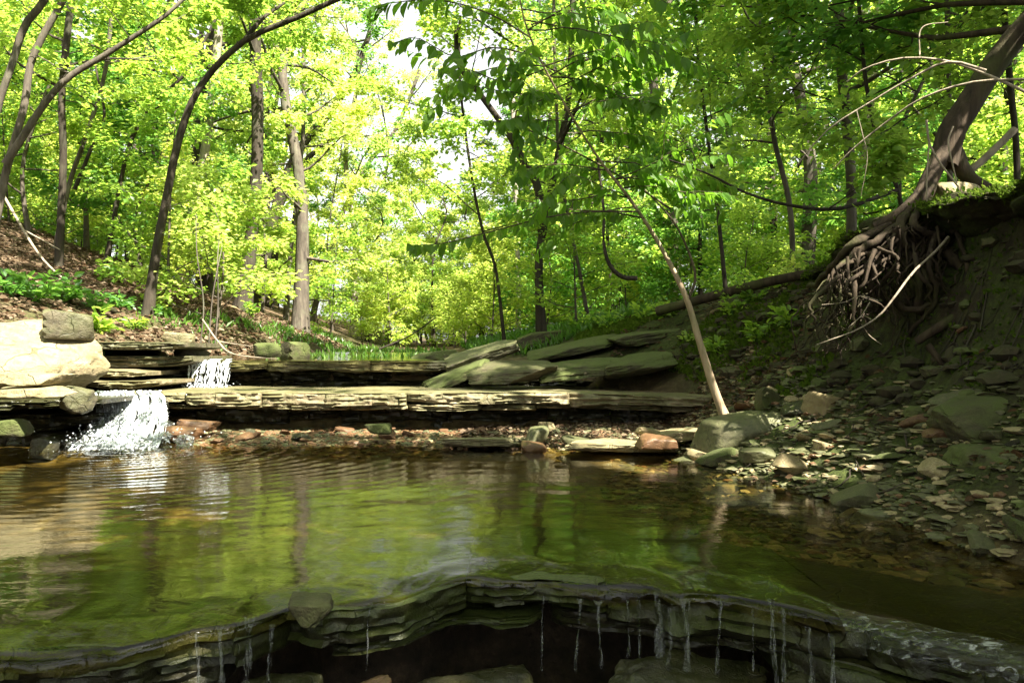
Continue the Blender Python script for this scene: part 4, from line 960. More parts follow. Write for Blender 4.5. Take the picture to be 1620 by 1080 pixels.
# sod overhang of the bank top
def sod():
    n = 320; ys = np.linspace(3.0, 8.4, n); rg = np.random.default_rng(8)
    cx, cz = kx(R3, ys), kz(R3, ys)
    out = .16 * np.clip((8.4 - ys) / 1.4, 0, 1) + .16 * fbm(ys * 2.5, ys * 0, None, 61, 3)
    pr = [(.8, -.04), (.35, .0), (.1, .0), (-.1, -.02), (-.22, -.06), (-.26, -.11), (-.20, -.16), (-.05, -.22), (.3, -.3), (.8, -.3)]
    pr = catmull([(o, 0, z) for o, z in pr], 44)[:, [0, 2]]
    V = []
    for k, (o, z) in enumerate(pr):
        t = np.clip((.8 - o) / 1.0, 0, 1); k3 = k / 4.4
        lump = .13 * fbm(ys * 4, ys * 0 + k3 * .9, None, 62, 5) + .05 * np.abs(fbm(ys * 14, ys * 0 + k3 * 2.2, None, 64, 3))
        V.append(np.stack([cx + o - out * t + lump * (o < .5), ys + .03 * fbm(ys * 9, ys * 0 + k3 * 2, None, 65, 2), cz + z + .10 * fbm(ys * 3.5, ys * 0 + k3 * .7, None, 63, 5)], 1))
    V = np.concatenate(V); m = len(pr); a = np.arange(n - 1)
    Q = np.concatenate([np.stack([k * n + a, k * n + a + 1, (k + 1) * n + a + 1, (k + 1) * n + a], 1) for k in range(m - 1)])
    me = mesh('earth_overhang', V, [Q], M['ground'], {'moss': np.full(len(V), .9), 'wet': np.zeros(len(V)), 'soil': np.full(len(V), 1.0)})
    obj('earth_overhang', me, kind='structure')
    return V
SOD = sod()

# ------------------------------------------------------------------ pale sapling leaning over the pool, its leaves picked out one by one
def one_leaf_meshes(m):
    out = []
    for k in range(4):
        z = np.zeros((1, 3)); me = leaf_mesh('leaf', z, np.array([[0, 1.0, 0]]), np.array([[0, 0, 1.0]]), np.array([1.0]), m, np.array([.15 + .25 * k]), .30, 2); out.append(me)
    return out
NEARLEAF = one_leaf_meshes(M['leaf_near'])
def sapling():
    rg = np.random.default_rng(55); Y0 = 6.15
    b0 = P(1150, 664, Y0); g = float(ground(b0[0], b0[1]))
    pl = [(1150, 668, 0), (1128, 610, 0), (1108, 545, 0), (1085, 470, 0), (1045, 390, -.05), (1000, 320, -.2), (950, 255, -.4), (905, 185, -.6), (860, 105, -.8), (832, 40, -1.0), (815, -40, -1.2)]
    pts = [P(a, b, Y0 + d) for a, b, d in pl]
    q = catmull(pts, 46); w = Wood()
    w.tube(q, np.interp(np.linspace(0, 1, 46), [0, .05, .4, .6, 1], [.050, .036, .018, .010, .005]), 10, .10, 3)
    base = np.array([pts[0][0], pts[0][1], g]); e = obj('sapling', None, None, 'pale leaning sapling in the sun that curves over the pool with hanging leaves', 'tree', None, None, base)
    T = Matrix.Translation((-base).tolist())
    lv = []
    def br(pl2, r0, r1, leafy=1.0, n=14, seed=0):
        qq = catmull([P(a, b, Y0 + d) for a, b, d in pl2], n); w.tube(qq, np.linspace(r0, r1, n), 6); return qq
    trunk_wood = w; w = Wood()
    # leaning side stems
    br([(1088, 478, 0), (1100, 440, 0), (1090, 400, .02), (1065, 350, .05), (1020, 300, .1)], .014, .006)
    twigs = []
    twigs.append(br([(1010, 335, -.2), (930, 335, -.4), (860, 345, -.6), (770, 368, -.8), (700, 385, -.9), (650, 388, -1.)], .009, .003))
    twigs.append(br([(1020, 345, -.15), (960, 335, -.1), (890, 330, 0), (800, 310, .2)], .008, .003))
    twigs.append(br([(1060, 330, 0), (1000, 290, -.1), (900, 235, -.4), (820, 200, -.6), (760, 190, -.7)], .010, .003))
    for k in range(26):
        u = rg.uniform(.50, .99); i = int(u * 45); p = q[i]
        a = rg.choice([-1, 1]); dx = rg.uniform(.5, 1.3) * a; d = np.array([dx, rg.uniform(-.9, .6), rg.uniform(-.05, .45)])
        L = rg.uniform(.5, 1.15)
        tp = bend_path(rg, p, d, L, 9, -.06, .10); w.tube(tp, np.linspace(.006, .002, 9), 4); twigs.append(tp)
        for z in range(2):
            s = tp[rg.integers(3, 7)]; t2 = bend_path(rg, s, norm(d + rg.normal(0, .6, 3)), L * .5, 6, -.08, .12); w.tube(t2, np.linspace(.003, .0015, 6), 3); twigs.append(t2)
    # two leafy twigs that reach to the upper left
    for (pl2) in ([(840, 60, -1), (770, 20, -1.1), (690, 0, -1.1), (620, 5, -1.1), (585, 12, -1.1)], [(850, 90, -.9), (780, 75, -1.0), (720, 90, -1.0), (660, 60, -1.0), (620, 70, -1.)],
                [(860, 110, -.9), (800, 130, -.9), (740, 110, -.9), (690, 110, -.9)], [(880, 150, -.7), (830, 165, -.8), (790, 150, -.8)], [(840, 40, -1), (900, 20, -1), (960, 40, -.9), (1010, 60, -.8)],
                [(870, 120, -.8), (930, 90, -.8), (990, 90, -.7), (1030, 70, -.6)], [(900, 180, -.6), (960, 150, -.6), (1010, 150, -.5), (1050, 130, -.4)]):
        twigs.append(br(pl2, .006, .002, n=12))
    me = trunk_wood.mesh('trunk', M['bark_sapling']); me.transform(T); obj('trunk', me, e)
    me = w.mesh('branch', M['bark_twig']); me.transform(T); obj('branch', me, e)
    for tp in twigs:
        L = np.linalg.norm(np.diff(tp, axis=0), axis=1).sum(); n = int(L / .05) + 2
        for k in range(n):
            u = .18 + .82 * (k + .5) / n; x = u * (len(tp) - 1); i = min(int(x), len(tp) - 2); p = tp[i] + (tp[i + 1] - tp[i]) * (x - i)
            d = norm(tp[i + 1] - tp[i]); sd = norm(np.cross(d, [0, 0, 1.0])) * (1 if k % 2 else -1)
            dd = norm(d * .35 + sd * rg.uniform(.3, .8) + np.array([0, 0, -rg.uniform(.35, 1.1)]) + rg.normal(0, .18, 3))
            nn = norm(np.array([0, -.35, .8]) + rg.normal(0, .45, 3))
            lv.append((p, dd, nn, rg.uniform(.07, .135)))
    lv.sort(key=lambda l: -l[3] / np.linalg.norm(l[0] - np.array([0, 0, CAMZ])))
    for p, dd, nn, s in lv[:300]:
        S = norm(np.cross(dd, nn)); N_ = np.cross(S, dd)
        o = obj('leaf', NEARLEAF[rg.integers(4)], e)
        mt = np.eye(4); mt[:3, 0] = S * s; mt[:3, 1] = dd * s; mt[:3, 2] = N_ * s; mt[:3, 3] = p - base
        o.matrix_local = Matrix(mt.tolist())
    rest = lv[300:]
    if rest:
        Pt = np.array([l[0] for l in rest]); Dd = np.array([l[1] for l in rest]); Nn = np.array([l[2] for l in rest]); Sz = np.array([l[3] for l in rest])
        obj('leaf', leaf_mesh('leaf', Pt - base, Dd, Nn, Sz, M['leaf_near'], rg.random(len(Pt)), .30, 1), e, kind='stuff')
sapling()

# ------------------------------------------------------------------ dead branches, vine, logs
def stick(name, pls, label, m='dead_wood', cat='branch', sides=6):
    w = Wood()
    for pl, r0, r1 in pls:
        q = catmull([P(*p) for p in pl], 16); w.tube(q, np.linspace(r0, r1, 16), sides, .1, 3)
    return obj(name, w.mesh(name, M[m]), None, label, cat)
stick('dead_branch', [([(1500, 375, 5.3), (1478, 400, 5.2), (1445, 430, 5.15), (1415, 470, 5.1), (1390, 500, 5.1), (1355, 522, 5.1), (1320, 535, 5.1), (1292, 545, 5.1)], .011, .003), ([(1390, 476, 5.1), (1362, 468, 5.15), (1335, 478, 5.2), (1300, 482, 5.2)], .004, .002),
                      ([(1378, 505, 5.1), (1365, 500, 5.1), (1345, 515, 5.0)], .004, .002), ([(1362, 510, 5.1), (1375, 530, 5.2), (1395, 545, 5.2)], .004, .002), ([(1376, 478, 5.1), (1362, 500, 5.1), (1342, 518, 5.1)], .004, .002)], 'bare pale branch hanging forked from the roots over the dark bank')
stick('dead_branch', [([(1650, 160, 4.9), (1600, 135, 5.0), (1560, 118, 5.1), (1500, 97, 5.2), (1430, 92, 5.3), (1370, 108, 5.4), (1340, 130, 5.5)], .012, .005), ([(1455, 92, 5.2), (1458, 45, 5.2), (1500, 35, 5.2)], .005, .003)],
      'pale bare branch arching from the right edge across the upper right leaves')
stick('dead_branch', [([(1640, 125, 4.8), (1540, 130, 5.0), (1460, 155, 5.1), (1400, 195, 5.3), (1350, 235, 5.4), (1318, 268, 5.5)], .009, .004)], 'thin pale branch running down left below the arching bare branch')
stick('dead_branch', [([(1560, 112, 5.0), (1500, 98, 5.1), (1440, 125, 5.2), (1380, 160, 5.3), (1310, 205, 5.4), (1258, 265, 5.5)], .010, .004), ([(1355, 175, 5.3), (1365, 215, 5.3), (1372, 250, 5.3), (1362, 310, 5.4)], .004, .002)], 'long straight pale branch slanting down left through the upper right leaves')
stick('dead_branch', [([(1466, 190, 5.4), (1470, 225, 5.4), (1485, 255, 5.4), (1510, 288, 5.4), (1516, 300, 5.35), (1508, 330, 5.3), (1500, 352, 5.3)], .008, .005), ([(1508, 200, 5.4), (1500, 225, 5.4), (1506, 255, 5.4), (1514, 290, 5.4)], .006, .005), ([(1470, 225, 5.4), (1466, 290, 5.4), (1468, 345, 5.35)], .006, .004)],
      'pale bare stick hanging in a loop before the stilt roots')
stick('dead_branch', [([(1605, 205, 6.6), (1570, 240, 6.6), (1530, 275, 6.6)], .035, .03)], 'pale sunlit broken limb leaning behind the leaning tree', sides=9)
stick('vine', [([(945, 250, 8.2), (955, 330, 8.2), (955, 385, 8.2), (965, 420, 8.2), (985, 438, 8.2), (1008, 440, 8.2)], .014, .03)], 'dark hanging vine hooked to the right at its lower end', 'bark_dark', 'vine')
stick('fallen_log', [([(1040, 492, 9.6), (1130, 468, 9.1), (1220, 445, 8.6), (1320, 425, 8.1)], .065, .05)], 'dark fallen log along the top edge of the right bank', 'root', 'log', 10)
stick('fallen_log', [([(1468, 545, 5.05), (1490, 575, 5.0), (1510, 598, 5.0)], .024, .018)], 'short mossy piece of wood stuck in the dark bank', 'root', 'log', 8)
stick('fallen_log', [([(1450, 540, 5.3), (1490, 515, 5.2), (1530, 490, 5.2)], .03, .035)], 'thicker mossy wood lying slanted above the short piece in the bank', 'root', 'log', 8)
stick('dead_branch', [([(200, 562, 13), (270, 545, 13), (310, 530, 13)], .02, .015)], 'dark stick leaning over the stream bed far back', 'bark_dark')
stick('dead_branch', [([(600, 552, 12.5), (650, 530, 12.6), (690, 502, 12.8)], .018, .01)], 'dark thin branch slanting up from the stream bed in the valley', 'bark_dark')
stick('dead_branch', [([(320, 505, 8.9), (345, 540, 8.9), (370, 560, 8.8), (440, 568, 8.75)], .012, .006), ([(345, 540, 8.9), (400, 548, 8.8)], .007, .004)], 'pale washed up sticks above the small waterfall')
stick('dead_branch', [([(0, 300, 10.5), (60, 400, 10.2), (110, 450, 10)], .02, .012), ([(40, 365, 10.3), (95, 395, 10.2)], .012, .006)], 'grey fallen branch on the leaf covered left slope')
for k, (px, py, Y) in enumerate([(335, 420, 9.4), (345, 395, 9.5), (322, 430, 9.6)]):
    stick('bare_stem', [([(px - 5, 550, Y), (px, 480, Y), (px + 8 - 9 * k, 430 - 12 * k, Y), (px + 16 - 14 * k, 392 - 22 * k, Y + .2)], .011, .005)], ['thin flecked stem above the small waterfall', 'second thin flecked stem right behind the first above the small waterfall', 'third thin flecked stem left of the others above the small waterfall'][k], 'bark_grey', 'stem')

# ------------------------------------------------------------------ litter, ground plants, moss, grass
def litter(n, seed):
    rg = np.random.default_rng(seed)
    x = np.concatenate([rg.uniform(-12, -4.0, n), rg.uniform(-5, -2.4, n // 12), rg.uniform(-.5, 3.4, n // 10), rg.uniform(1.2, 5, n // 4)])
    y = np.concatenate([6.5 + 12 * rg.random(n) ** 1.2, rg.uniform(9.5, 12, n // 12), rg.uniform(6.6, 7.9, n // 10), rg.uniform(3.5, 13, n // 4)])
    bl, br = np.interp(y, KY, BL), np.interp(y, KY, BR)
    k = (x < bl - .2) | ((x > br - .2) & (fbm(x * 1.6, y * 1.6, None, 71, 3) < -.02)) | ((y > 9.5) & (x < bl + 1.6)) | ((y > 6.7) & (y < 8) & (x > -.5)); x, y = x[k], y[k]
    steep = (np.abs(ground(x + .06, y) - ground(x - .06, y)) / .12 > 1.1); steep &= rg.random(len(x)) < np.where(x > 0, .72, 1); x, y = x[~steep], y[~steep]
    g = ground(x, y); m = len(x)
    e = .08; nx = -(ground(x + e, y) - g) / e; ny = -(ground(x, y + e) - g) / e
    nn = norm(np.stack([nx, ny, np.ones(m)], 1) + rg.normal(0, .35, (m, 3)))
    a = rg.uniform(0, 6.28, m); D = np.stack([np.cos(a), np.sin(a), rg.normal(0, .2, m)], 1)
    Pt = np.stack([x, y, g + .012 + .02 * rg.random(m)], 1)
    obj('leaf_litter', leaf_mesh('leaf_litter', Pt, D, nn, rg.uniform(.05, .11, m) * np.where(x > 0, .62, 1), M['litter'], np.clip(rg.random(m) - np.where(x > 1.5, .25, 0), 0, 1), .34, 1), kind='stuff')
litter(26000, 3)

def blades(name, n, xr, yr, cond, size, m, seed, width=.10, lean=.5, detail=0):
    rg = np.random.default_rng(seed); x = rg.uniform(*xr, n); y = rg.uniform(*yr, n)
    k = cond(x, y, rg); x, y = x[k], y[k]; g = ground(x, y); c = len(x)
    D = norm(np.stack([rg.normal(0, lean, c), rg.normal(0, lean, c), np.ones(c)], 1)); a = rg.uniform(0, 6.28, c)
    N_ = np.stack([np.cos(a), np.sin(a), .2 * np.ones(c)], 1)
    Pt = np.stack([x, y, g - .005], 1)
    obj(name, leaf_mesh(name, Pt, D, N_, size[0] + (size[1] - size[0]) * rg.random(c), m, clump_tone(rg, Pt, 1.5), width, detail), kind='stuff')
brv = lambda y: np.interp(y, KY, BR); blv = lambda y: np.interp(y, KY, BL)
blades('moss_cover', 55000, (.6, 4.2), (6.2, 11.5), lambda x, y, r: (x > kx(R1, y) - .1) & (fbm(x * 1.6, y * 1.6, None, 71, 3) > -.10), (.03, .08), M['moss_tuft'], 11, .3, 1.0)
blades('moss_cover', 9000, (2.2, 4.2), (3.3, 6.5), lambda x, y, r: (x > kx(R1, y) + .1) & (fbm(x * 2.2, y * 2.2, None, 72, 3) > .12), (.02, .05), M['moss_tuft'], 12, .3, 1.0)
def overhang_moss():
    rg = np.random.default_rng(19); up = SOD.reshape(44, -1, 3)[:26].reshape(-1, 3); k = rg.integers(0, len(up), 9000); p = up[k] + rg.normal(0, .012, (9000, 3))
    keep = fbm(p[:, 0] * 4, p[:, 1] * 4, p[:, 2] * 4, 66, 3) > -.05; p = p[keep]; c = len(p)
    D = norm(np.stack([rg.normal(-.3, .6, c), rg.normal(0, .6, c), rg.normal(.5, .5, c)], 1)); N_ = norm(rg.normal(0, 1, (c, 3)))
    obj('moss_cover', leaf_mesh('moss_cover', p, D, N_, rg.uniform(.02, .05, c), M['moss_tuft'], rg.random(c), .3, 0), kind='stuff')
overhang_moss()
blades('grass', 42000, (-3.5, 5.0), (11.0, 24.0), lambda x, y, r: ((x > brv(y) + .3)) & (fbm(x * .7, y * .7, None, 73, 3) > -.25), (.06, .24), M['grass'], 13, .12, .55)
blades('grass', 4500, (-5.2, -1), (10.2, 20.0), lambda x, y, r: (x > blv(y) - 1.2) & (x < brv(y) + .3) & (fbm(x * .9, y * .9, None, 74, 3) > .05), (.06, .22), M['grass'], 14, .12, .55)
blades('low_green_cover', 4200, (-8, -3.9), (7.2, 12.0), lambda x, y, r: (x < blv(y) - .2) & (fbm(x * .9, y * .9, None, 75, 3) > .12 + .12 * (blv(y) - x)), (.05, .14), M['grass'], 15, .34, .9)

def leafy_plant(px, py, h, label, seed, m='leaf', n=60, size=.09, Y=None, width=.3):
    rg = np.random.default_rng(seed)
    p = hit(px, py) if Y is None else np.array([P(px, py, Y)[0], Y, float(ground(P(px, py, Y)[0], Y))])
    w = Wood(); lv = Leaves()
    for k in range(6):
        a = rg.uniform(0, 6.28); d = np.array([math.cos(a) * .55, math.sin(a) * .55, 1.0])
        q = bend_path(rg, p - np.array([0, 0, .02]), d, h * rg.uniform(.7, 1.15), 6, -.06, .12); w.tube(q, np.linspace(.006, .002, 6), 4)
        twig_leaves(rg, lv, q, max(4, n // 6), size, .5, .06, .15)
    e = obj('leafy_plant', None, None, label, 'plant', None, None, p); Pt, D, N_, S = lv.arrays()
    me = w.mesh('stem', M['grass']); me.transform(Matrix.Translation((-p).tolist())); obj('stem', me, e)
    obj('foliage', leaf_mesh('foliage', Pt - p, D, N_, S, M[m], rg.random(len(Pt)), width, 1), e)
for k, (px, py, h, lb, n, sz) in enumerate([
        (160, 528, .28, 'bright green leafy plant behind the grey rounded rock', 110, .11), (215, 522, .2, 'low bright green plant right of the one behind the grey rock', 70, .09), (240, 500, .22, 'green plant at the foot of the arching trunk', 70, .09),
        (60, 480, .42, 'dark green leafy plant high on the bank above the boulder', 140, .12), (100, 478, .4, 'dark green plant beside the tall one above the boulder', 140, .12), (20, 470, .3, 'blue green plant at the left edge above the boulder', 90, .1),
        (150, 490, .3, 'shaded green plant between the dark plant and the arching trunk', 110, .1), (190, 490, .28, 'shaded low plant left of the arching trunk', 100, .1), (450, 560, .16, 'small green plant hanging over the upper ledge', 60, .08),
        (470, 562, .2, 'small pale green plant right of the one hanging over the ledge', 60, .08), (310, 470, .3, 'light green plant under the pale flecked trunk', 90, .1), (395, 500, .3, 'light green plant at the broad foot of the thick trunk', 90, .1)]):
    leafy_plant(px, py, h, lb, 500 + k, 'leaf_deep' if k in (2, 3, 4, 5, 6, 7) else 'leaf', n, sz)
leafy_plant(1071, 679, .10, 'tiny bright green seedling on the sunlit gravel left of the olive boulder', 530, 'leaf_yellow', 18, .05, 6.5)
leafy_plant(975, 575, .16, 'small bright plant growing on the yellow mossy block', 531, 'leaf_yellow', 40, .06, 8.1)
leafy_plant(1090, 545, .2, 'small plant on the mossy bank left of the sapling stem', 532, 'leaf_yellow', 40, .06)
leafy_plant(1195, 480, .35, 'ferny green plant on the bank right of the sapling below the log', 533, 'leaf', 110, .09)
leafy_plant(1160, 500, .3, 'ferny green plant on the mossy bank just right of the sapling', 534, 'leaf', 110, .08)
leafy_plant(1240, 455, .45, 'bright green plant behind the fallen log', 535, 'leaf_yellow', 140, .1)
for k, (px, py, h, lb) in enumerate([(1290, 440, .4, 'green plant at the right end of the fallen log'), (1330, 400, .35, 'green plant on the bank top left of the bare roots'), (1060, 500, .35, 'green plant on the bank left of the upper sapling'), (1020, 505, .3, 'low green plant on the bank over the mossy slabs'),
        (965, 520, .35, 'bright green plant at the crest of the bank over the long mossy slab'), (915, 525, .3, 'green plant beside the foot of the dark forked trunk'), (1200, 540, .22, 'small fern on the dark slope right of the sapling'), (1250, 520, .22, 'small fern in the middle of the dark slope'), (1130, 560, .2, 'small fern on the slope just right of the sapling stem')]):
    leafy_plant(px, py, h, lb, 560 + k, 'leaf', 110, .085)
leafy_plant(1100, 470, .45, 'leafy plant behind the upper part of the sapling stem', 536, 'leaf', 140, .1)

# ------------------------------------------------------------------ falling water
def sheet(name, xs, prof, m, label, seed, amp=.03, nv=40, cat='waterfall', shear=0.0, widen=0.0):
    """curtain of water: prof = [(y,z)...] from top to bottom"""
    q = np.array(prof, float); t = np.linspace(0, 1, nv)
    y = np.interp(t, np.linspace(0, 1, len(q)), q[:, 0]); z = np.interp(t, np.linspace(0, 1, len(q)), q[:, 1])
    X, T = np.meshgrid(xs, t)
    nz = fbm(X * 9, T * 5, None, seed, 4)
    Y = np.interp(T, t, y) - amp * np.abs(nz) * (.5 + 1.2 * T); Z = np.interp(T, t, z) + amp * .8 * fbm(X * 12, T * 9, None, seed + 5, 3) * np.sin(T * math.pi)
    X = X + .025 * fbm(X * 5, T * 6, None, seed + 7, 2) * T + T * (shear + widen * (X - np.mean(xs)))
    n = len(xs); i = np.arange(n - 1)[None] + n * np.arange(nv - 1)[:, None]
    Q = np.stack([i, i + n, i + n + 1, i + 1], -1).reshape(-1, 4)
    cx = float(np.mean(xs)); b = np.array([cx, q[-1, 0], q[-1, 1]])
    e = obj(name, None, None, label, cat, None, None, b)
    me = mesh('water_curtain', np.stack([X.ravel(), Y.ravel(), Z.ravel()], 1) - b, [Q], m); obj('water_curtain', me, e)
    return e, b

def strands(e, b, n, xr, prof, r, seed, m, spread=.02, name='water_strand', shear=0.0):
    rg = np.random.default_rng(seed); q = np.array(prof, float); w = Wood()
    for k in range(n):
        x = rg.uniform(*xr); s = rg.uniform(0, .35); t = np.linspace(s, rg.uniform(.7, 1), 12)
        tt = np.linspace(0, 1, len(q))
        pts = np.stack([x + shear * t + spread * np.cumsum(rg.normal(0, .5, 12)), np.interp(t, tt, q[:, 0]) - rg.uniform(.01, .05), np.interp(t, tt, q[:, 1])], 1)
        w.tube(pts, rg.uniform(.4, 1.2) * r * (1 + .6 * rg.random(12)), 5)
    me = w.mesh(name, m); me.transform(Matrix.Translation((-b).tolist())); o = obj(name, me, e); o['kind'] = 'stuff'

def drops(e, b, n, c, sd, r, seed, m):
    rg = np.random.default_rng(seed); D, Fc = ico(1)
    p = np.array(c) + rg.normal(0, 1, (n, 3)) * np.array(sd); p[:, 2] = np.maximum(p[:, 2], c[2] - sd[2])
    V = D[None] * (r * rg.uniform(.3, 1.3, (n, 1, 1))) + p[:, None]
    me = mesh('splash', V.reshape(-1, 3) - b, [(Fc[None] + (np.arange(n) * len(D))[:, None, None]).reshape(-1, 3)], m); o = obj('splash', me, e); o['kind'] = 'stuff'

pf1 = [(9.0, .79), (8.9, .785), (8.83, .75), (8.79, .66), (8.76, .55), (8.73, .45)]
xa, xb = P(300, 600, 8.85)[0], P(368, 600, 8.85)[0]
e, b = sheet('waterfall', np.linspace(xa, xb, 60), pf1, M['fall'], 'small waterfall dropping over the left end of the upper ledge', 81, .03)
strands(e, b, 46, (xa, xb), pf1, .004, 82, M['drop']); drops(e, b, 260, (xa + .27, 8.66, .47), (.16, .05, .025), .007, 83, M['drop'])
pf2 = [(7.66, .475), (7.56, .468), (7.50, .42), (7.44, .30), (7.30, .20), (7.12, .12), (6.92, .05), (6.7, .006), (6.55, .002)]
xa, xb = P(152, 640, 7.6)[0], P(250, 640, 7.6)[0]
e, b = sheet('waterfall', np.linspace(xa, xb, 110), pf2, M['foam'], 'wide foaming waterfall spreading over the left end of the lower ledge into the pool', 84, .16, 120, shear=.40, widen=.35)
strands(e, b, 120, (xa, xb), pf2, .006, 85, M['drop'], .035, shear=.42); drops(e, b, 800, ((xa + xb) / 2 + .34, 6.9, .07), (.26, .18, .05), .007, 86, M['drop'])
drops(e, b, 120, ((xa + xb) / 2 + .12, 7.35, .30), (.22, .08, .06), .006, 87, M['drop'])
def froth(e, b):
    rg = np.random.default_rng(92); D, Fc = ico(3); Vs = []; Fs = []; nv = len(D)
    for k in range(70):
        u = rg.random(); y = 6.62 + .75 * u; x = (xa + xb) / 2 + .44 - .38 * u + rg.normal(0, .17 + .07 * (1 - u)); z = np.interp(y, [6.6, 6.9, 7.2, 7.4], [0, .05, .16, .28])
        r = rg.uniform(.03, .085) * (1 - .3 * u)
        q = D * (1 + .5 * fbm(D[:, 0] * 2.5 + k, D[:, 1] * 2.5, D[:, 2] * 2.5, 93, 4))[:, None] * r * np.array([1.25, 1, .8])
        Vs.append(q + np.array([x, y, z])); Fs.append(Fc + nv * k)
    o = obj('froth', mesh('froth', np.concatenate(Vs) - b, [np.concatenate(Fs)], M['froth']), e); o['kind'] = 'stuff'
froth(e, b)
rock('rock', 140, 704, 6.9, 44, (1, .8, .5), (0, 0, 1), 95, M['rock_wet'], 'wet dark rock at the left side of the foaming fall', 'rock', 4, .4, amp=.1)
rock('rock', 288, 690, 7.15, 52, (1, .8, .42), (0, 0, 3), 96, M['stone_rust'], 'wet brown rock at the right side of the foaming fall', 'rock', 4, .3, amp=.1)
rock('rock', 312, 678, 7.3, 60, (1, .6, .3), (0, D2(6), .2), 97, M['stone_rust'], 'flat wet brown slab right of the foaming fall under the ledge', 'rock', 4, .2, amp=.1)

def trickle(px, py0, py1, w0, w1, seed, label):
    rg = np.random.default_rng(seed)
    x = P(px, py0, 2.7)[0]
    for _ in range(4): x = P(px, py0, float(ylip(x)) - .03)[0]
    Y = float(ylip(x)) - .03
    t = np.linspace(0, 1, 22); top = P(px, py0, Y); bot = P(px + rg.normal(0, 5), max(py1, 1060), Y - .03)
    pts = top + (bot - top) * t[:, None]; pts[:, 0] += .0028 * np.cumsum(rg.normal(0, .35, 22))
    wd = .62 * (w0 + (w1 - w0) * t + 1.6 * w0 * np.exp(-t * 9)) / F * Y * (1 + .5 * vnoise(t * 7, t * 0, None, seed))
    n = 7; u = np.linspace(-.5, .5, n)
    V = np.stack([pts[:, None, 0] + wd[:, None] * u[None], pts[:, None, 1] - .012 * np.cos(u * 3)[None] + .004 * vnoise(t[:, None] * 9 + 0 * u, u[None] * 9 + 0 * t[:, None], None, seed), pts[:, None, 2] + 0 * u[None]], -1).reshape(-1, 3)
    i = np.arange(n - 1)[None] + n * np.arange(21)[:, None]
    obj('trickle', mesh('trickle', V, [np.stack([i, i + n, i + n + 1, i + 1], -1).reshape(-1, 4)], M['trickle']), None, label, 'trickle', 'trickles falling from the near rock lip')
for k, (px, a, b_, w0, w1, lb) in enumerate([
        (395, 975, 1085, 12, 20, 'widest trickle on the left part of the near rock lip'), (348, 990, 1085, 7, 14, 'thin trickle left of the widest one on the left of the near lip'), (312, 1000, 1085, 4, 7, 'hair thin trickle at the left end of the near lip'),
        (585, 960, 1010, 3, 4, 'short drip right of the pale stone on the near lip'), (918, 945, 1010, 5, 7, 'short trickle under the middle of the near lip'), (947, 948, 1005, 8, 9, 'pale trickle beside the short one in the middle of the near lip'),
        (992, 948, 1020, 4, 8, 'thin trickle left of the bright braided pair'), (1045, 935, 1085, 13, 26, 'bright widening trickle in the middle right of the near lip'), (1085, 945, 1060, 9, 15, 'trickle that joins the bright widening one from the right'),
        (1190, 960, 1030, 3, 5, 'faint drip between the bright trickle and the long straight one'), (1219, 945, 1085, 9, 12, 'long straight trickle on the right of the near lip'), (1277, 990, 1085, 7, 12, 'trickle right of the long straight one on the near lip'), (1315, 1000, 1085, 8, 10, 'rightmost thin trickle before the lip turns to black'),
        (1010, 940, 1085, 5, 9, 'long thin trickle just left of the bright widening one'), (1062, 960, 1085, 6, 14, 'long trickle against the right side of the bright widening one'), (1140, 950, 1070, 4, 9, 'thin long trickle half way between the bright one and the straight one'),
        (1240, 960, 1085, 5, 9, 'thin long trickle just right of the long straight one'), (860, 940, 1000, 4, 6, 'thin drip at the crest of the near lip'), (430, 985, 1085, 5, 8, 'thin trickle right of the widest one on the left')]):
    trickle(px, a, b_, w0, w1, 600 + k, lb)

# water spreading pale over the lip at the right
x0, x1 = P(1340, 985, 2.35)[0], P(1700, 1040, 2.1)[0]
xs = np.linspace(x0, x1, 90)
def lipfall():
    rows = []
    for k, (o, z) in enumerate([(.10, .004), (.05, .004), (.0, .002), (-.03, -.01), (-.055, -.035), (-.07, -.065)]):
        y = ylip(xs) + o + .012 * fbm(xs * 9, xs * 0 + k, None, 91, 2); rows.append(np.stack([xs, y, z + .006 * fbm(xs * 11, xs * 0 + k * 2, None, 92, 2)], 1))
    n = len(xs); V = np.concatenate(rows); i = np.arange(n - 1)[None] + n * np.arange(5)[:, None]
    obj('spill', mesh('spill', V, [np.stack([i, i + n, i + n + 1, i + 1], -1).reshape(-1, 4)], M['spill']), None, 'pale sheet of water spilling over the near lip at the lower right', 'spill')
lipfall()
# wet rocks under the near lip
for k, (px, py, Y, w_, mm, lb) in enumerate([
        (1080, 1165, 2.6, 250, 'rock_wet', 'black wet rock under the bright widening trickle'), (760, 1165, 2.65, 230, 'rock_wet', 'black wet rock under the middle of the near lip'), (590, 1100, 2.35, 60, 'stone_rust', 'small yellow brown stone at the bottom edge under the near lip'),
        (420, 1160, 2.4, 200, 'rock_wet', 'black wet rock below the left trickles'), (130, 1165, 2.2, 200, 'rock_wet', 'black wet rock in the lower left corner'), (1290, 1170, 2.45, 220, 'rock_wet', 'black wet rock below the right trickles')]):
    rock('rock', px, py, Y, w_, (1, .6, .42), (D2(10), D2(8 - 4 * k), .2 * k), 120 + k, M[mm], lb, 'rock', 5, .1, amp=.16, soft=30, nchop=14)

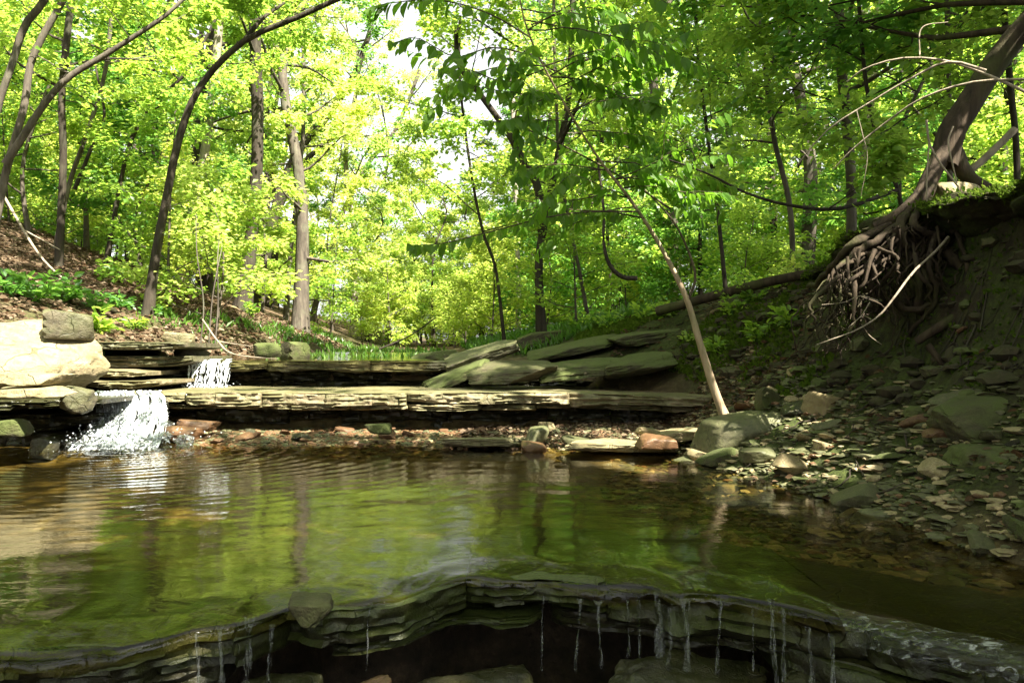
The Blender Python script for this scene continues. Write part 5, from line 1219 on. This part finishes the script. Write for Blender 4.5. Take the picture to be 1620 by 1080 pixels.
# ------------------------------------------------------------------ labels by neighbour for the loose stones and the nearer trees
def pix(v):
    x, y, z = v[0], v[1], v[2] - CAMZ
    c = y * math.cos(PITCH) + z * math.sin(PITCH); u = -y * math.sin(PITCH) + z * math.cos(PITCH)
    return 810 + F * x / c, 540 - F * u / c
STONE_MARKS = [('the large olive boulder', 1182, 690), ('the blocky tan boulder', 1318, 650), ('the pointed tilted stone', 1398, 692), ('the smooth brown shore stone', 845, 708),
               ('the reddish brown flat stone', 1040, 700), ('the long pale stone in the shallows', 1408, 818), ('the small triangular tan stone', 1248, 735), ('the foaming fall', 240, 690),
               ('the small waterfall', 335, 590), ('the broad mossy slab', 1560, 655), ('the olive stone at the waterline', 600, 680), ('the low grey stone on the gravel', 1352, 757),
               ('the pale shelf of rock in the sun', 985, 700), ('the low flat shelf at the waterline', 760, 698), ('the flat reddish stone', 1408, 640), ('the dark smooth stone at the right edge', 1590, 832)]
TREE_MARKS = [('the arching dark trunk', 240, 470), ('the straight pale sunlit trunk', 290, 430), ('the thick broad footed dark trunk', 385, 470), ('the right leaning forked trunk', 420, 460), ('the slim trunk at the left', 95, 390),
              ('the pale slim middle trunk', 820, 480), ('the dark forked middle trunk', 858, 490), ('the pale sapling', 1105, 540), ('the tall grey right trunk', 1345, 380), ('the tree with stilt roots', 1480, 300),
              ('the slim grey stem', 455, 480), ('the thin pale leaning stem', 505, 470), ('the leafy maple behind the right bank', 1253, 400)]
COL = {'stone_tan': 'tan', 'stone_grey': 'grey', 'stone_rust': 'rusty brown', 'rock_moss': 'mossy', 'rock_wet': 'black wet'}
LEAFC = {'leaf_green': 'green', 'leaf_yellow_green': 'yellow green', 'leaf_deep_green': 'deep green'}
def relabel():
    cand = {}
    for o in C.objects:
        if o.parent is None and o.get('group') and o.name.split('.')[0] in ('stone', 'forest_tree', 'young_tree', 'shrub'):
            px, py = pix(o.location); kind = o.name.split('.')[0]
            if not (0 < px < 1620): continue
            if kind == 'stone':
                best = min(STONE_MARKS, key=lambda m: math.hypot(px - m[1], (py - m[2]) * 1.3)); dx, dy = px - best[1], py - best[2]
                if math.hypot(dx, dy) > 150: continue
                sz = o.scale[0] / o.location[1] * F
                word = 'tiny' if sz < 14 else ('small' if sz < 26 else 'fist sized')
                d = ('left of ' if dx < 0 else 'right of ') if abs(dx) > abs(dy) * 1.2 else ('in front of ' if dy > 0 else 'behind ')
                d = ('close ' if math.hypot(dx, dy) < 70 else 'some way ') + d
                lb = '%s %s stone %s%s' % (word, COL.get(o.data.materials[0].name, 'brown'), d, best[0])
            else:
                if o.location[1] > 42: continue
                best = min(TREE_MARKS, key=lambda m: abs(px - m[1])); dx = px - best[1]
                if abs(dx) > 120: continue
                cr = [c for c in o.children if c.name.startswith('crown')][0].data.materials[0].name
                far = 'near' if o.location[1] < 20 else ('farther' if o.location[1] < 30 else 'distant')
                nm = {'forest_tree': 'tall tree', 'young_tree': 'thin young tree', 'shrub': 'low bush'}[kind]
                lb = '%s %s %s behind, %s of %s' % (far, LEAFC.get(cr, 'green'), nm, 'left' if dx < 0 else 'right', best[0])
            cand.setdefault(lb, []).append(o)
    for lb, os_ in cand.items():
        if len(os_) == 1: os_[0]['label'] = lb
relabel()
